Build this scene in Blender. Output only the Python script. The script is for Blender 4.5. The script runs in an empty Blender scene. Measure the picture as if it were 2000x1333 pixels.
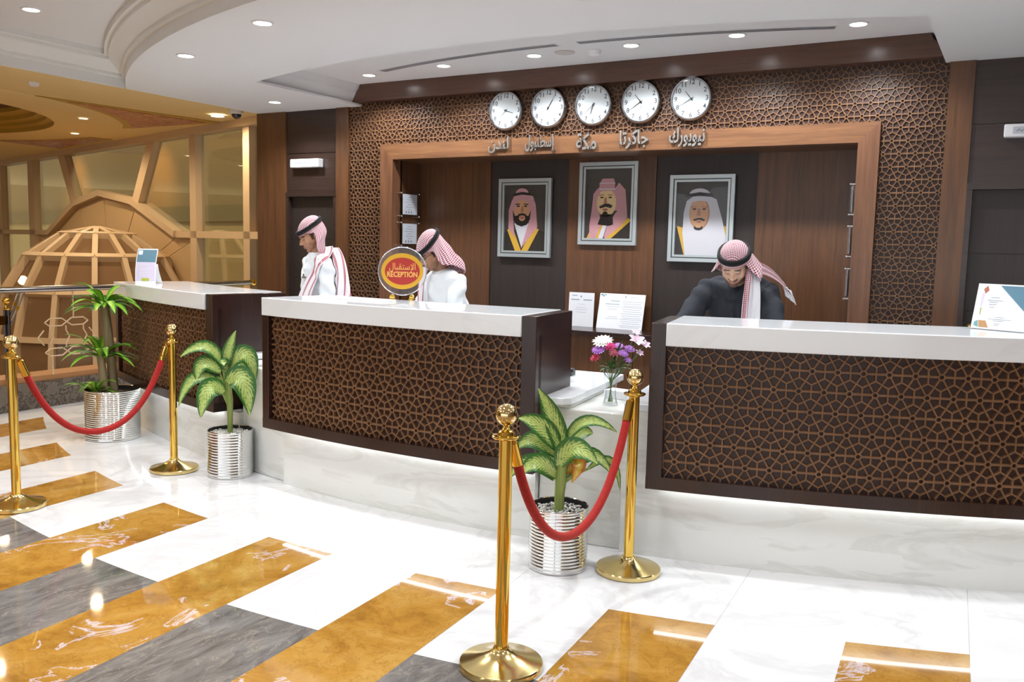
import bpy, bmesh, math, random
from math import sin, cos, pi, radians, sqrt, atan2
from mathutils import Vector, Matrix, Quaternion
from mathutils.bvhtree import BVHTree
random.seed(7)
SC = bpy.context.scene
COL = SC.collection

# ------------------------------------------------------------------ camera
F_PX, PITCH, ROLL, YAW, CAM_Z = 1725.5, 0.1063, 0.0232, 0.5206, 1.592
f0 = Vector((-sin(YAW), cos(YAW), 0)); rt = Vector((cos(YAW), sin(YAW), 0)); up = Vector((0, 0, 1))
fw = f0 * cos(PITCH) - up * sin(PITCH); uu = up * cos(PITCH) + f0 * sin(PITCH)
cr = rt * cos(ROLL) + uu * sin(ROLL); cu = -rt * sin(ROLL) + uu * cos(ROLL)
cam_d = bpy.data.cameras.new('camera'); cam = bpy.data.objects.new('camera', cam_d); COL.objects.link(cam)
cam_d.sensor_width = 36.0; cam_d.lens = F_PX / 2000 * 36.0; cam_d.clip_start = 0.05
m = Matrix.Identity(4)
for i, v in enumerate((cr, cu, -fw)):
    for j in range(3): m[j][i] = v[j]
m[2][3] = CAM_Z
cam.matrix_world = m
SC.camera = cam

# ------------------------------------------------------------------ view, world, big lights
SC.view_settings.view_transform = 'Standard'; SC.view_settings.look = 'None'
SC.view_settings.gamma = 1.0; SC.view_settings.use_curve_mapping = False
SC.view_settings.exposure = 0.55
SC.cycles.use_denoising = True
SC.cycles.max_bounces = 8; SC.cycles.diffuse_bounces = 4; SC.cycles.glossy_bounces = 5
SC.cycles.transparent_max_bounces = 12; SC.cycles.sample_clamp_indirect = 6.0
SC.cycles.caustics_reflective = False; SC.cycles.caustics_refractive = False
W = bpy.data.worlds.new('lobby_light'); SC.world = W; W.use_nodes = True
W.node_tree.nodes['Background'].inputs[0].default_value = (0.93, 0.96, 1.0, 1)
W.node_tree.nodes['Background'].inputs[1].default_value = 1.0

def spot(name, loc, energy, color=(1, 1, 1), size=2.0, blend=0.7, rad=0.05, aim=None):
    d = bpy.data.lights.new(name, 'SPOT'); d.energy = energy; d.color = color
    d.spot_size = size; d.spot_blend = blend; d.shadow_soft_size = rad
    o = bpy.data.objects.new(name, d); COL.objects.link(o); o.location = loc
    if aim is not None: o.rotation_euler = (Vector(aim) - Vector(loc)).to_track_quat('-Z', 'Y').to_euler()
    return o
WHITE = (0.95, 0.98, 1.0); WARM = (1.0, 0.78, 0.5)
Z_SOF, Z_REC, Z_UP, Z_YEL = 2.85, 3.03, 3.10, 3.00
REC_LIGHTS = [(-4.97, 6.10), (-4.15, 6.03), (-3.30, 5.99), (-2.51, 5.97), (-1.76, 5.98), (-1.00, 6.00)]
SOF_LIGHTS = [(-3.912, 3.836), (-5.087, 4.275), (-5.979, 6.008), (-2.40, 3.72), (-0.95, 4.05), (0.45, 4.75), (1.8, 4.6)]
UP_LIGHTS = [(-5.87, 3.67), (-4.2, 2.2), (-2.2, 2.0), (-0.2, 2.2), (1.8, 2.4), (-5.6, 1.4), (-4.2, 0.2), (-2.2, 0.0), (-0.2, -0.6), (1.8, 0.2), (-5.6, -0.9), (-3.4, -2.0), (-1.0, -2.6), (1.4, -2.2)]  # only the first is seen; the others are added as general fill
YEL_LIGHTS = [(-11.9 + 2.87 * cos(radians(5 + 36 * k)), 4.8 + 2.87 * sin(radians(5 + 36 * k))) for k in range(10)] + [(-8.0, 7.15), (-8.3, 2.4), (-8.3, -0.5)]
for x, y in REC_LIGHTS: spot('downlight_lamp', (x, y, Z_REC - 0.03), 42, WHITE, 2.5, 0.5)
for x, y in SOF_LIGHTS: spot('downlight_lamp', (x, y, Z_SOF - 0.03), 50, WHITE, 2.5, 0.8)
for x, y in UP_LIGHTS: spot('downlight_lamp', (x, y, Z_UP - 0.03), 40, WHITE, 2.6, 0.8)
for x, y in YEL_LIGHTS: spot('downlight_lamp', (x, y, Z_YEL - 0.03), 55, WARM, 2.9, 0.6)

# ------------------------------------------------------------------ materials
def s2l(c):
    c = c / 255.0
    return c / 12.92 if c <= 0.04045 else ((c + 0.055) / 1.055) ** 2.4
def rgb(r, g, b): return (s2l(r), s2l(g), s2l(b), 1.0)
class NT:
    def __init__(s, name):
        s.m = bpy.data.materials.new(name); s.m.use_nodes = True; s.t = s.m.node_tree; s.n = s.t.nodes
        s.b = s.n['Principled BSDF']; s.out = s.n['Material Output']
    def new(s, typ, **kw):
        n = s.n.new(typ)
        for k, v in kw.items(): setattr(n, k, v)
        return n
    def link(s, a, b): s.t.links.new(a, b)
    def setv(s, sock, v):
        if hasattr(v, 'is_linked') or hasattr(v, 'links'): s.link(v, sock)
        else: sock.default_value = v
    def math(s, op, a, b=None, c=None):
        n = s.new('ShaderNodeMath', operation=op)
        s.setv(n.inputs[0], a)
        if b is not None: s.setv(n.inputs[1], b)
        if c is not None: s.setv(n.inputs[2], c)
        return n.outputs[0]
    def mix(s, f, a, b):
        n = s.new('ShaderNodeMix', data_type='RGBA'); s.setv(n.inputs[0], f); s.setv(n.inputs[6], a); s.setv(n.inputs[7], b)
        return n.outputs[2]
    def coords(s, kind='Object', scale=(1, 1, 1), rot=(0, 0, 0)):
        t = s.new('ShaderNodeTexCoord'); mp = s.new('ShaderNodeMapping')
        s.link(t.outputs[kind], mp.inputs[0]); mp.inputs['Scale'].default_value = scale; mp.inputs['Rotation'].default_value = rot
        return mp.outputs[0]
    def noise(s, vec, scale, detail=4, rough=0.5, dist=0.0):
        n = s.new('ShaderNodeTexNoise'); s.link(vec, n.inputs['Vector']); n.inputs['Scale'].default_value = scale
        n.inputs['Detail'].default_value = detail; n.inputs['Roughness'].default_value = rough; n.inputs['Distortion'].default_value = dist
        return n.outputs['Fac']
    def ramp(s, fac, stops):
        n = s.new('ShaderNodeValToRGB'); s.link(fac, n.inputs[0]); e = n.color_ramp.elements
        while len(e) < len(stops): e.new(0.5)
        for i, (p, c) in enumerate(stops): e[i].position = p; e[i].color = c if len(c) == 4 else (*c, 1)
        return n.outputs[0]
    def bump(s, h, strength=0.3, dist=0.01):
        n = s.new('ShaderNodeBump'); n.inputs['Strength'].default_value = strength; n.inputs['Distance'].default_value = dist
        s.link(h, n.inputs['Height']); s.link(n.outputs[0], s.b.inputs['Normal'])
def plain(name, col, rough=0.5, metal=0.0, spec=0.5, coat=0.0, sheen=0.0):
    t = NT(name); t.b.inputs['Base Color'].default_value = col; t.b.inputs['Roughness'].default_value = rough
    t.b.inputs['Metallic'].default_value = metal; t.b.inputs['Specular IOR Level'].default_value = spec
    t.b.inputs['Coat Weight'].default_value = coat; t.b.inputs['Sheen Weight'].default_value = sheen
    return t.m
def emit(name, col, strength):
    t = NT(name); t.b.inputs['Base Color'].default_value = (0, 0, 0, 1)
    t.b.inputs['Emission Color'].default_value = col; t.b.inputs['Emission Strength'].default_value = strength
    return t.m
def wood(name, c1, c2, axis='z', rough=0.35, coat=0.15, sc=1.0, coords='Object'):
    t = NT(name)
    s = {'z': (18, 18, 1.0), 'x': (1.0, 18, 18), 'flat': (3, 3, 3)}[axis]
    v = t.coords(coords, tuple(a * sc for a in s))
    n1 = t.noise(v, 1.6, 6, 0.6, 0.5); n2 = t.noise(v, 7.0, 3, 0.6)
    f = t.math('ADD', t.math('MULTIPLY', n1, 0.7), t.math('MULTIPLY', n2, 0.3))
    c = t.ramp(f, [(0.33, c1), (0.66, c2)])
    t.link(c, t.b.inputs['Base Color']); t.b.inputs['Roughness'].default_value = rough; t.b.inputs['Coat Weight'].default_value = coat
    t.b.inputs['Coat Roughness'].default_value = 0.2
    return t.m
def marble(name, base, vein, rough=0.1, sc=1.0, vamt=0.5, stretch=(1, 1, 3)):
    t = NT(name); v = t.coords('Object', tuple(sc * a for a in stretch))
    n = t.noise(v, 1.3, 8, 0.6, 1.2)
    d = t.math('ABSOLUTE', t.math('SUBTRACT', n, 0.5))
    veins = t.math('SUBTRACT', 1.0, t.math('MINIMUM', t.math('MULTIPLY', d, 14.0), 1.0))
    n2 = t.noise(v, 0.7, 4, 0.5)
    k = t.math('MULTIPLY', t.math('MULTIPLY', veins, vamt), t.math('GREATER_THAN', n2, 0.47))
    soft = t.math('MULTIPLY', t.noise(v, 2.0, 3), 0.35 * vamt)
    c = t.mix(t.math('ADD', k, soft), base, vein)
    t.link(c, t.b.inputs['Base Color']); t.b.inputs['Roughness'].default_value = rough
    return t.m
M = {}
M['wood'] = wood('walnut_wood', rgb(74, 47, 29), rgb(108, 71, 43))
M['wood_x'] = wood('walnut_wood_horizontal', rgb(94, 62, 42), rgb(132, 92, 61), 'x')
M['wood_beam'] = wood('walnut_beam', rgb(70, 43, 30), rgb(98, 62, 42), 'x', 0.3, 0.6)
M['frame_z'] = wood('walnut_frame_upright', rgb(92, 60, 42), rgb(126, 86, 60))
M['dark'] = wood('espresso_panel', rgb(44, 32, 28), rgb(60, 45, 39), 'x', 0.3, 0.2)
M['dark_z'] = wood('espresso_panel_upright', rgb(42, 34, 31), rgb(54, 44, 40), 'z', 0.45, 0.05)
M['counter_dark'] = wood('counter_espresso', rgb(38, 21, 17), rgb(54, 32, 26), 'z', 0.25, 0.25)
M['lat'] = wood('lattice_bar_wood', rgb(104, 72, 48), rgb(130, 94, 64), 'flat', 0.45, 0.05, 2)
M['lat_back'] = plain('lattice_backing', rgb(58, 36, 30), 0.4)
M['marble'] = marble('white_marble', rgb(236, 237, 233), rgb(196, 194, 184), 0.1, 1.3, 0.3, (0.5, 0.5, 3))
M['marble_top'] = marble('white_marble_top', rgb(238, 242, 246), rgb(214, 217, 218), 0.06, 0.8, 0.2, (1, 1, 2))
M['granite'] = marble('grey_granite', rgb(116, 106, 96), rgb(64, 56, 50), 0.25, 9, 0.9, (1, 1, 1))
M['white'] = plain('ceiling_white_paint', rgb(222, 222, 224), 0.9, spec=0.1)
M['cornice'] = plain('cornice_white_paint', rgb(226, 226, 224), 0.8, spec=0.1)
M['yellow'] = plain('ceiling_warm_paint', rgb(236, 212, 158), 0.8, spec=0.1)
M['olive'] = plain('ceiling_gilt_moulding', rgb(186, 150, 52), 0.5)
M['brown_ceiling'] = plain('ceiling_brown_paint', rgb(96, 66, 48), 0.7)
M['gold'] = plain('polished_brass', rgb(238, 198, 96), 0.08, 1.0)
M['gold_base'] = plain('brushed_brass', rgb(228, 204, 140), 0.16, 1.0)
M['chrome'] = plain('polished_chrome', rgb(228, 228, 226), 0.1, 1.0)
M['steel'] = plain('satin_steel', rgb(176, 176, 180), 0.2, 1.0)
M['letter'] = plain('mirror_steel_letter', rgb(228, 226, 222), 0.2, 0.9)
M['darksteel'] = plain('dark_fluted_steel', rgb(96, 92, 92), 0.25, 1.0)
M['alu'] = plain('champagne_frame', rgb(206, 180, 146), 0.5)
M['black'] = plain('black_plastic', rgb(24, 24, 26), 0.35)
M['blackcord'] = plain('black_wool_cord', rgb(14, 14, 19), 0.8)
M['whiteplastic'] = plain('white_plastic', rgb(232, 232, 235), 0.35)
M['paper'] = plain('white_paper', rgb(236, 238, 244), 0.6)
M['silver'] = plain('silver_frame', rgb(196, 204, 206), 0.3, 0.6)
M['greenline'] = plain('dark_green_line', rgb(18, 48, 44), 0.4)
M['red'] = plain('red_enamel', rgb(160, 38, 28), 0.35)
M['goldpaint'] = plain('gold_enamel', rgb(206, 158, 46), 0.3, 0.5)
M['goldtext'] = plain('gold_letter', rgb(228, 176, 92), 0.35, 0.3)
M['ink'] = plain('grey_ink', rgb(126, 132, 144), 0.7)
M['bluegrey'] = plain('blue_print', rgb(92, 132, 152), 0.6)
M['tealprint'] = plain('teal_print', rgb(110, 160, 160), 0.6)
M['lilac'] = plain('lilac_print', rgb(212, 202, 226), 0.6)
M['soil'] = plain('dark_pot_liner', rgb(22, 20, 24), 0.6)
M['LED'] = emit('led_strip_glow', (0.95, 0.98, 1, 1), 5)
M['lampdisc'] = emit('downlight_glow', (1, 1, 1, 1), 14)
M['lampwarm'] = emit('warm_downlight_glow', (1, 0.86, 0.6, 1), 12)
M['dial'] = plain('clock_dial', rgb(236, 240, 244), 0.6)
M['clocknum'] = plain('clock_numeral', rgb(60, 64, 76), 0.5)

def velvet():
    t = NT('red_velvet'); v = t.coords('Object', (1, 1, 1)); n = t.noise(v, 160, 3)
    t.link(t.ramp(n, [(0.3, rgb(140, 12, 12)), (0.7, rgb(182, 24, 20))]), t.b.inputs['Base Color'])
    t.b.inputs['Roughness'].default_value = 0.8; t.b.inputs['Sheen Weight'].default_value = 0.5
    t.b.inputs['Sheen Tint'].default_value = rgb(255, 120, 100)
    t.bump(n, 0.4, 0.004); return t.m
M['velvet'] = velvet()
def glass(name, tint, alpha, rough=0.02, boost=1.0):
    t = NT(name); tr = t.new('ShaderNodeBsdfTransparent'); gl = t.new('ShaderNodeBsdfGlossy'); geo = t.new('ShaderNodeNewGeometry'); dt = t.new('ShaderNodeVectorMath', operation='DOT_PRODUCT')
    t.link(geo.outputs['Normal'], dt.inputs[0]); t.link(geo.outputs['Incoming'], dt.inputs[1])
    mx = t.new('ShaderNodeMixShader'); tr.inputs[0].default_value = tint; gl.inputs['Roughness'].default_value = rough
    fr = t.math('MULTIPLY_ADD', t.math('POWER', t.math('SUBTRACT', 1.0, t.math('ABSOLUTE', dt.outputs['Value'])), 5.0), 0.96, 0.04)
    f = t.math('MINIMUM', t.math('MULTIPLY_ADD', fr, boost, alpha), 1.0)
    t.link(f, mx.inputs[0]); t.link(tr.outputs[0], mx.inputs[1]); t.link(gl.outputs[0], mx.inputs[2])
    t.link(mx.outputs[0], t.out.inputs[0]); return t.m
M['glass'] = glass('clear_glass', (0.97, 0.985, 0.98, 1), 0.02)
M['picglass'] = glass('picture_glass', (0.98, 0.98, 0.98, 1), 0.0, 0.02, 0.45)
M['winglass'] = glass('window_glass', (0.85, 0.85, 0.76, 1), 0.12, 0.01)
def domeglass():
    t = NT('tinted_dome_glass'); tr = t.new('ShaderNodeBsdfTransparent'); t.b.inputs['Base Color'].default_value = rgb(150, 120, 92); t.b.inputs['Roughness'].default_value = 0.12
    mx = t.new('ShaderNodeMixShader'); mx.inputs[0].default_value = 0.6; tr.inputs[0].default_value = (0.7, 0.62, 0.5, 1)
    t.link(tr.outputs[0], mx.inputs[1]); t.link(t.b.outputs[0], mx.inputs[2]); t.link(mx.outputs[0], t.out.inputs[0]); return t.m
M['domeglass'] = domeglass()
M['crystal'] = glass('clear_acrylic', (0.96, 0.97, 0.98, 1), 0.01, 0.02, 0.6)

def floor_material():
    t = NT('marble_floor'); tc = t.new('ShaderNodeTexCoord'); sx = t.new('ShaderNodeSeparateXYZ'); t.link(tc.outputs['Object'], sx.inputs[0])
    x, y = sx.outputs[0], sx.outputs[1]
    s = t.math('ADD', t.math('MULTIPLY', x, 0.998), t.math('MULTIPLY', y, 0.06))
    k = t.math('DIVIDE', t.math('ADD', s, 0.296 + 97.4), 0.974)
    fr = t.math('MULTIPLY', t.math('FRACT', k), 0.974)
    instripe = t.math('LESS_THAN', fr, 0.458)
    dx = t.math('SUBTRACT', x, -2.99); dy = t.math('SUBTRACT', y, 11.82)
    r = t.math('SQRT', t.math('ADD', t.math('MULTIPLY', dx, dx), t.math('MULTIPLY', dy, dy)))
    yel = t.math('MULTIPLY', instripe, t.math('GREATER_THAN', r, 8.45))
    gry = t.math('MULTIPLY', t.math('SUBTRACT', 1.0, instripe), t.math('GREATER_THAN', r, 9.19))
    co = t.coords('Object')
    # white slabs
    nw = t.noise(co, 1.4, 7, 0.6, 1.0); dw = t.math('ABSOLUTE', t.math('SUBTRACT', nw, 0.5))
    vw = t.math('SUBTRACT', 1.0, t.math('MINIMUM', t.math('MULTIPLY', dw, 22.0), 1.0))
    vw = t.math('MULTIPLY', vw, t.math('MULTIPLY', t.noise(co, 0.9, 2), 0.5))
    white = t.mix(vw, rgb(240, 240, 242), rgb(184, 184, 188))
    # yellow
    ny = t.noise(co, 3.2, 8, 0.65, 0.6)
    yc = t.ramp(ny, [(0.28, rgb(144, 98, 38)), (0.48, rgb(186, 136, 58)), (0.62, rgb(200, 156, 82)), (0.8, rgb(176, 126, 56))])
    n2 = t.noise(co, 2.0, 9, 0.62, 1.6); d2 = t.math('ABSOLUTE', t.math('SUBTRACT', n2, 0.5))
    v2 = t.math('SUBTRACT', 1.0, t.math('MINIMUM', t.math('MULTIPLY', d2, 45.0), 1.0))
    v2 = t.math('MULTIPLY', v2, t.math('GREATER_THAN', t.noise(co, 1.5, 3), 0.53))
    yc = t.mix(v2, yc, rgb(222, 208, 214))
    n3 = t.noise(co, 6.0, 9, 0.7, 1.0); d3 = t.math('ABSOLUTE', t.math('SUBTRACT', n3, 0.5))
    v3 = t.math('MULTIPLY', t.math('SUBTRACT', 1.0, t.math('MINIMUM', t.math('MULTIPLY', d3, 60.0), 1.0)), 0.45)
    yc = t.mix(v3, yc, rgb(128, 78, 30))
    # grey
    cg = t.coords('Object', (4.5, 1.3, 1), (0, 0, radians(28)))
    ng = t.noise(cg, 3.0, 8, 0.65, 0.9)
    gc = t.ramp(ng, [(0.3, rgb(90, 86, 84)), (0.5, rgb(122, 118, 116)), (0.7, rgb(144, 140, 136))])
    n4 = t.noise(cg, 2.2, 9, 0.6, 1.5); d4 = t.math('ABSOLUTE', t.math('SUBTRACT', n4, 0.5))
    v4 = t.math('MULTIPLY', t.math('SUBTRACT', 1.0, t.math('MINIMUM', t.math('MULTIPLY', d4, 60.0), 1.0)), 0.5)
    gc = t.mix(v4, gc, rgb(178, 168, 150))
    c = t.mix(yel, white, yc); c = t.mix(gry, c, gc)
    # joints
    j1 = t.math('LESS_THAN', t.math('ABSOLUTE', t.math('SUBTRACT', fr, 0.458)), 0.0018)
    j = t.math('MULTIPLY', j1, 0.35)
    c = t.mix(j, c, rgb(120, 112, 104))
    t.link(c, t.b.inputs['Base Color']); t.b.inputs['Roughness'].default_value = 0.04
    return t.m
M['floor'] = floor_material()

def scarf_material(name, stripes=False):
    t = NT(name); uv = t.new('ShaderNodeUVMap'); sx = t.new('ShaderNodeSeparateXYZ'); t.link(uv.outputs[0], sx.inputs[0])
    p = 0.0120
    fu = t.math('FRACT', t.math('DIVIDE', t.math('ADD', sx.outputs[0], 10.0), p)); fv = t.math('FRACT', t.math('DIVIDE', t.math('ADD', sx.outputs[1], 10.0), p))
    a = t.math('LESS_THAN', fu, 0.62); b = t.math('LESS_THAN', fv, 0.62)
    both = t.math('MULTIPLY', a, b); one = t.math('MULTIPLY', t.math('MAXIMUM', a, b), 0.3)
    k = t.math('MAXIMUM', both, one)
    white, red = rgb(232, 226, 232), rgb(158, 28, 54)
    if stripes:
        v = sx.outputs[0]
        fr = t.math('FRACT', t.math('DIVIDE', t.math('ADD', v, 10.0), 0.06))
        k = t.math('MULTIPLY', t.math('LESS_THAN', fr, 0.22), 0.8)
    t.link(t.mix(k, white, red), t.b.inputs['Base Color']); t.b.inputs['Roughness'].default_value = 0.9
    t.b.inputs['Sheen Weight'].default_value = 0.2
    return t.m
M['scarf'] = scarf_material('red_white_checked_cloth'); M['scarf_stripe'] = scarf_material('white_cloth_red_stripes', True)
M['scarf_white'] = plain('white_cotton_edge', rgb(226, 224, 230), 0.9)
def cloth(name, c, rough=0.85, bumps=0.6):
    t = NT(name); t.b.inputs['Base Color'].default_value = c; t.b.inputs['Roughness'].default_value = rough
    n = t.noise(t.coords('Object', (1, 1, 0.35)), 14, 4); t.bump(n, bumps, 0.02); return t.m
M['thobe_white'] = cloth('white_robe_cotton', rgb(228, 233, 238)); M['thobe_dark'] = cloth('charcoal_robe_wool', rgb(40, 43, 52))
def skin():
    t = NT('skin'); a = t.new('ShaderNodeAttribute'); a.attribute_name = 'Col'; t.link(a.outputs['Color'], t.b.inputs['Base Color'])
    t.b.inputs['Roughness'].default_value = 0.5; t.b.inputs['Subsurface Weight'].default_value = 0.08
    t.b.inputs['Subsurface Radius'].default_value = (0.01, 0.004, 0.002); return t.m
M['skin'] = skin()
def leaf(name, edge, mid, vein_scale=1.0):
    t = NT(name); uv = t.new('ShaderNodeUVMap'); sx = t.new('ShaderNodeSeparateXYZ'); t.link(uv.outputs[0], sx.inputs[0])
    u, v = sx.outputs[0], sx.outputs[1]    # u -1..1 across, v 0..1 along
    au = t.math('ABSOLUTE', u)
    nd = t.noise(t.coords('Object', (1, 1, 1)), 22, 3)
    w = t.math('ADD', t.math('SUBTRACT', t.math('MULTIPLY', v, 10.0), t.math('MULTIPLY', au, 3.6)), t.math('MULTIPLY', nd, 1.4))
    st = t.math('MULTIPLY_ADD', t.math('SINE', t.math('MULTIPLY', w, 6.283)), 0.5, 0.5)
    n = t.noise(t.coords('Object', (1, 1, 1)), 70, 5, 0.7)
    k = t.math('MULTIPLY', t.math('MULTIPLY_ADD', st, 0.38, t.math('MULTIPLY', n, 1.35)), t.math('SUBTRACT', 1.05, t.math('POWER', au, 2.2)))
    k = t.math('MINIMUM', t.math('MAXIMUM', t.math('MULTIPLY_ADD', k, 2.6, -1.25), 0.0), 1.0)
    rib = t.math('LESS_THAN', au, 0.045)
    c = t.mix(k, edge, mid); c = t.mix(t.math('MULTIPLY', rib, 0.5), c, rgb(170, 196, 120))
    t.link(c, t.b.inputs['Base Color']); t.b.inputs['Roughness'].default_value = 0.35
    return t.m
M['leaf_d'] = leaf('variegated_leaf', rgb(52, 104, 42), rgb(188, 208, 118))
M['leaf_dr'] = leaf('striped_cane_leaf', rgb(62, 132, 34), rgb(150, 190, 56))
M['leaf_brown'] = leaf('withered_leaf', rgb(160, 84, 30), rgb(190, 160, 50))
M['leaf_flower'] = plain('flower_leaf_green', rgb(74, 110, 52), 0.5)
M['stem'] = wood('green_stem', rgb(98, 132, 60), rgb(170, 176, 98), 'z', 0.5, 0, 0.7)
M['cane'] = wood('brown_cane', rgb(116, 100, 72), rgb(160, 142, 110), 'z', 0.7, 0, 0.7)
def pebble():
    t = NT('white_pebbles'); n = t.noise(t.coords('Object'), 90, 2)
    t.link(t.ramp(n, [(0.3, rgb(150, 148, 142)), (0.7, rgb(232, 230, 224))]), t.b.inputs['Base Color']); t.b.inputs['Roughness'].default_value = 0.6
    return t.m
M['pebble'] = pebble()
def redmarble():
    t = NT('rose_marble'); n = t.noise(t.coords('Object'), 9, 7, 0.7, 1)
    t.link(t.ramp(n, [(0.35, rgb(150, 86, 60)), (0.55, rgb(190, 130, 96)), (0.7, rgb(222, 180, 148))]), t.b.inputs['Base Color']); return t.m
M['rose'] = redmarble()
M['outwall'] = plain('outside_wall_tan', rgb(176, 150, 100), 0.8)
M['panelbeige'] = plain('beige_cladding', rgb(196, 166, 124), 0.6)
M['atrium_floor'] = plain('atrium_floor_tan', rgb(150, 130, 100), 0.5)

# ------------------------------------------------------------------ mesh helpers
class MB:
    def __init__(s): s.v = []; s.f = []; s.mi = []; s.uv = {}; s.cur = 0
    def add(s, vs, fs, uvs=None):
        o = len(s.v); s.v += [tuple(p) for p in vs]
        for i, f in enumerate(fs):
            if uvs: s.uv[len(s.f)] = uvs[i]
            s.f.append(tuple(a + o for a in f)); s.mi.append(s.cur)
    def hexa(s, p):   # 8 points: bottom 0-3 ccw, top 4-7
        s.add(p, [(3, 2, 1, 0), (4, 5, 6, 7), (0, 1, 5, 4), (1, 2, 6, 5), (2, 3, 7, 6), (3, 0, 4, 7)])
    def box(s, x0, x1, y0, y1, z0, z1):
        s.hexa([(x0, y0, z0), (x1, y0, z0), (x1, y1, z0), (x0, y1, z0), (x0, y0, z1), (x1, y0, z1), (x1, y1, z1), (x0, y1, z1)])
    def obox(s, c, ax, ay, az):   # centre and half axis vectors
        c, ax, ay, az = map(Vector, (c, ax, ay, az))
        s.hexa([c - ax - ay - az, c + ax - ay - az, c + ax + ay - az, c - ax + ay - az, c - ax - ay + az, c + ax - ay + az, c + ax + ay + az, c - ax + ay + az])
    def prism(s, pts, d):     # polygon (3d points) extruded by vector d
        n = len(pts); d = Vector(d); a = [Vector(p) for p in pts]; b = [p + d for p in a]
        s.add(a + b, [tuple(range(n - 1, -1, -1)), tuple(range(n, 2 * n))] + [(i, (i + 1) % n, n + (i + 1) % n, n + i) for i in range(n)])
    def ring(s, rows, closed=True, caps=True):   # rows: list of equal-length loops
        n = len(rows[0]); vs = [p for r in rows for p in r]; fs = []
        for i in range(len(rows) - 1):
            for j in range(n if closed else n - 1):
                a = i * n + j; b = i * n + (j + 1) % n; fs.append((a, b, b + n, a + n))
        if caps and closed: fs += [tuple(range(n - 1, -1, -1)), tuple((len(rows) - 1) * n + k for k in range(n))]
        s.add(vs, fs)
    def lathe(s, prof, c=(0, 0, 0), n=32, caps=True, axis=None):   # prof (r,z)
        rows = []
        q = Matrix.Identity(3) if axis is None else Vector((0, 0, 1)).rotation_difference(Vector(axis)).to_matrix()
        for r, z in prof: rows.append([Vector(c) + q @ Vector((r * cos(2 * pi * k / n), r * sin(2 * pi * k / n), z)) for k in range(n)])
        s.ring(rows, True, caps)
    def tube(s, pts, rad, n=10, caps=True, flat=1.0):
        pts = [Vector(p) for p in pts]; rows = []
        rr = rad if isinstance(rad, (list, tuple)) else [rad] * len(pts)
        ref = None
        for i, p in enumerate(pts):
            t = (pts[min(i + 1, len(pts) - 1)] - pts[max(i - 1, 0)]).normalized()
            if ref is None:
                ref = Vector((0, 0, 1)) if abs(t.z) < 0.9 else Vector((1, 0, 0))
            a = (ref - t * ref.dot(t)).normalized(); b = t.cross(a); ref = a
            rows.append([p + (a * cos(2 * pi * k / n) + b * sin(2 * pi * k / n) * flat) * rr[i] for k in range(n)])
        s.ring(rows, True, caps)
    def sphere(s, c, r, n=20, m_=12, rot=None):
        r = (r, r, r) if not isinstance(r, (tuple, list)) else r
        rows = []
        for i in range(1, m_):
            a = pi * i / m_; row = []
            for k in range(n):
                p = Vector((r[0] * sin(a) * cos(2 * pi * k / n), r[1] * sin(a) * sin(2 * pi * k / n), -r[2] * cos(a)))
                if rot is not None: p = rot @ p
                row.append(Vector(c) + p)
            rows.append(row)
        pb = Vector((0, 0, -r[2])); pt = Vector((0, 0, r[2]))
        if rot is not None: pb = rot @ pb; pt = rot @ pt
        o = [p for rw in rows for p in rw] + [Vector(c) + pb, Vector(c) + pt]
        fs = [(i * n + k, i * n + (k + 1) % n, (i + 1) * n + (k + 1) % n, (i + 1) * n + k) for i in range(m_ - 2) for k in range(n)]
        B = (m_ - 1) * n
        fs += [((k + 1) % n, k, B) for k in range(n)] + [((m_ - 2) * n + k, (m_ - 2) * n + (k + 1) % n, B + 1) for k in range(n)]
        s.add(o, fs)
    def capsule(s, a, b, ra, rb, n=14):
        a, b = Vector(a), Vector(b); t = (b - a); L = t.length; q = Vector((0, 0, 1)).rotation_difference(t.normalized()) if L > 1e-6 else Quaternion()
        rows = []
        prof = [(ra * sin(x), -ra * cos(x)) for x in [0.15, 0.5, 0.9, 1.25]] + [(ra, 0), (rb, L)] + [(rb * cos(x), L + rb * sin(x)) for x in [0.35, 0.7, 1.1, 1.42]]
        for r, z in prof: rows.append([a + q @ Vector((r * cos(2 * pi * k / n), r * sin(2 * pi * k / n), z)) for k in range(n)])
        s.ring(rows)
    def arc(s, C, t0, t1, r0, r1, z0, z1, n=None):    # annular block, angles in degrees
        n = n or max(2, int(abs(t1 - t0) * 1.5) + 1)
        rows = []
        for i in range(n + 1):
            a = radians(t0 + (t1 - t0) * i / n)
            rows.append([(C[0] + r * sin(a), C[1] - r * cos(a), z) for r, z in ((r1, z0), (r0, z0), (r0, z1), (r1, z1))])
        s.ring(rows)
    def grid(s, P, uv=None, closed_u=False):   # P[i][j]
        n = len(P[0]); vs = [p for r in P for p in r]; fs = []; us = []
        for i in range(len(P) - 1):
            for j in range(n if closed_u else n - 1):
                k = (j + 1) % n; fs.append((i * n + j, i * n + k, (i + 1) * n + k, (i + 1) * n + j))
                if uv: us.append([uv[i][j], uv[i][k], uv[i + 1][k], uv[i + 1][j]])
        s.add(vs, fs, us if uv else None)
    def mesh(s, name, mats, smooth=True, ang=35):
        me = bpy.data.meshes.new(name); me.from_pydata(s.v, [], s.f)
        for mt in (mats if isinstance(mats, (list, tuple)) else [mats]): me.materials.append(mt)
        me.polygons.foreach_set('material_index', s.mi)
        if s.uv:
            l = me.uv_layers.new(name='UVMap')
            for fi, u in s.uv.items():
                for k, li in enumerate(me.polygons[fi].loop_indices): l.data[li].uv = u[k]
        me.validate(); me.update()
        if smooth:
            me.polygons.foreach_set('use_smooth', [True] * len(me.polygons)); me.set_sharp_from_angle(angle=radians(ang))
        return me
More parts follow.
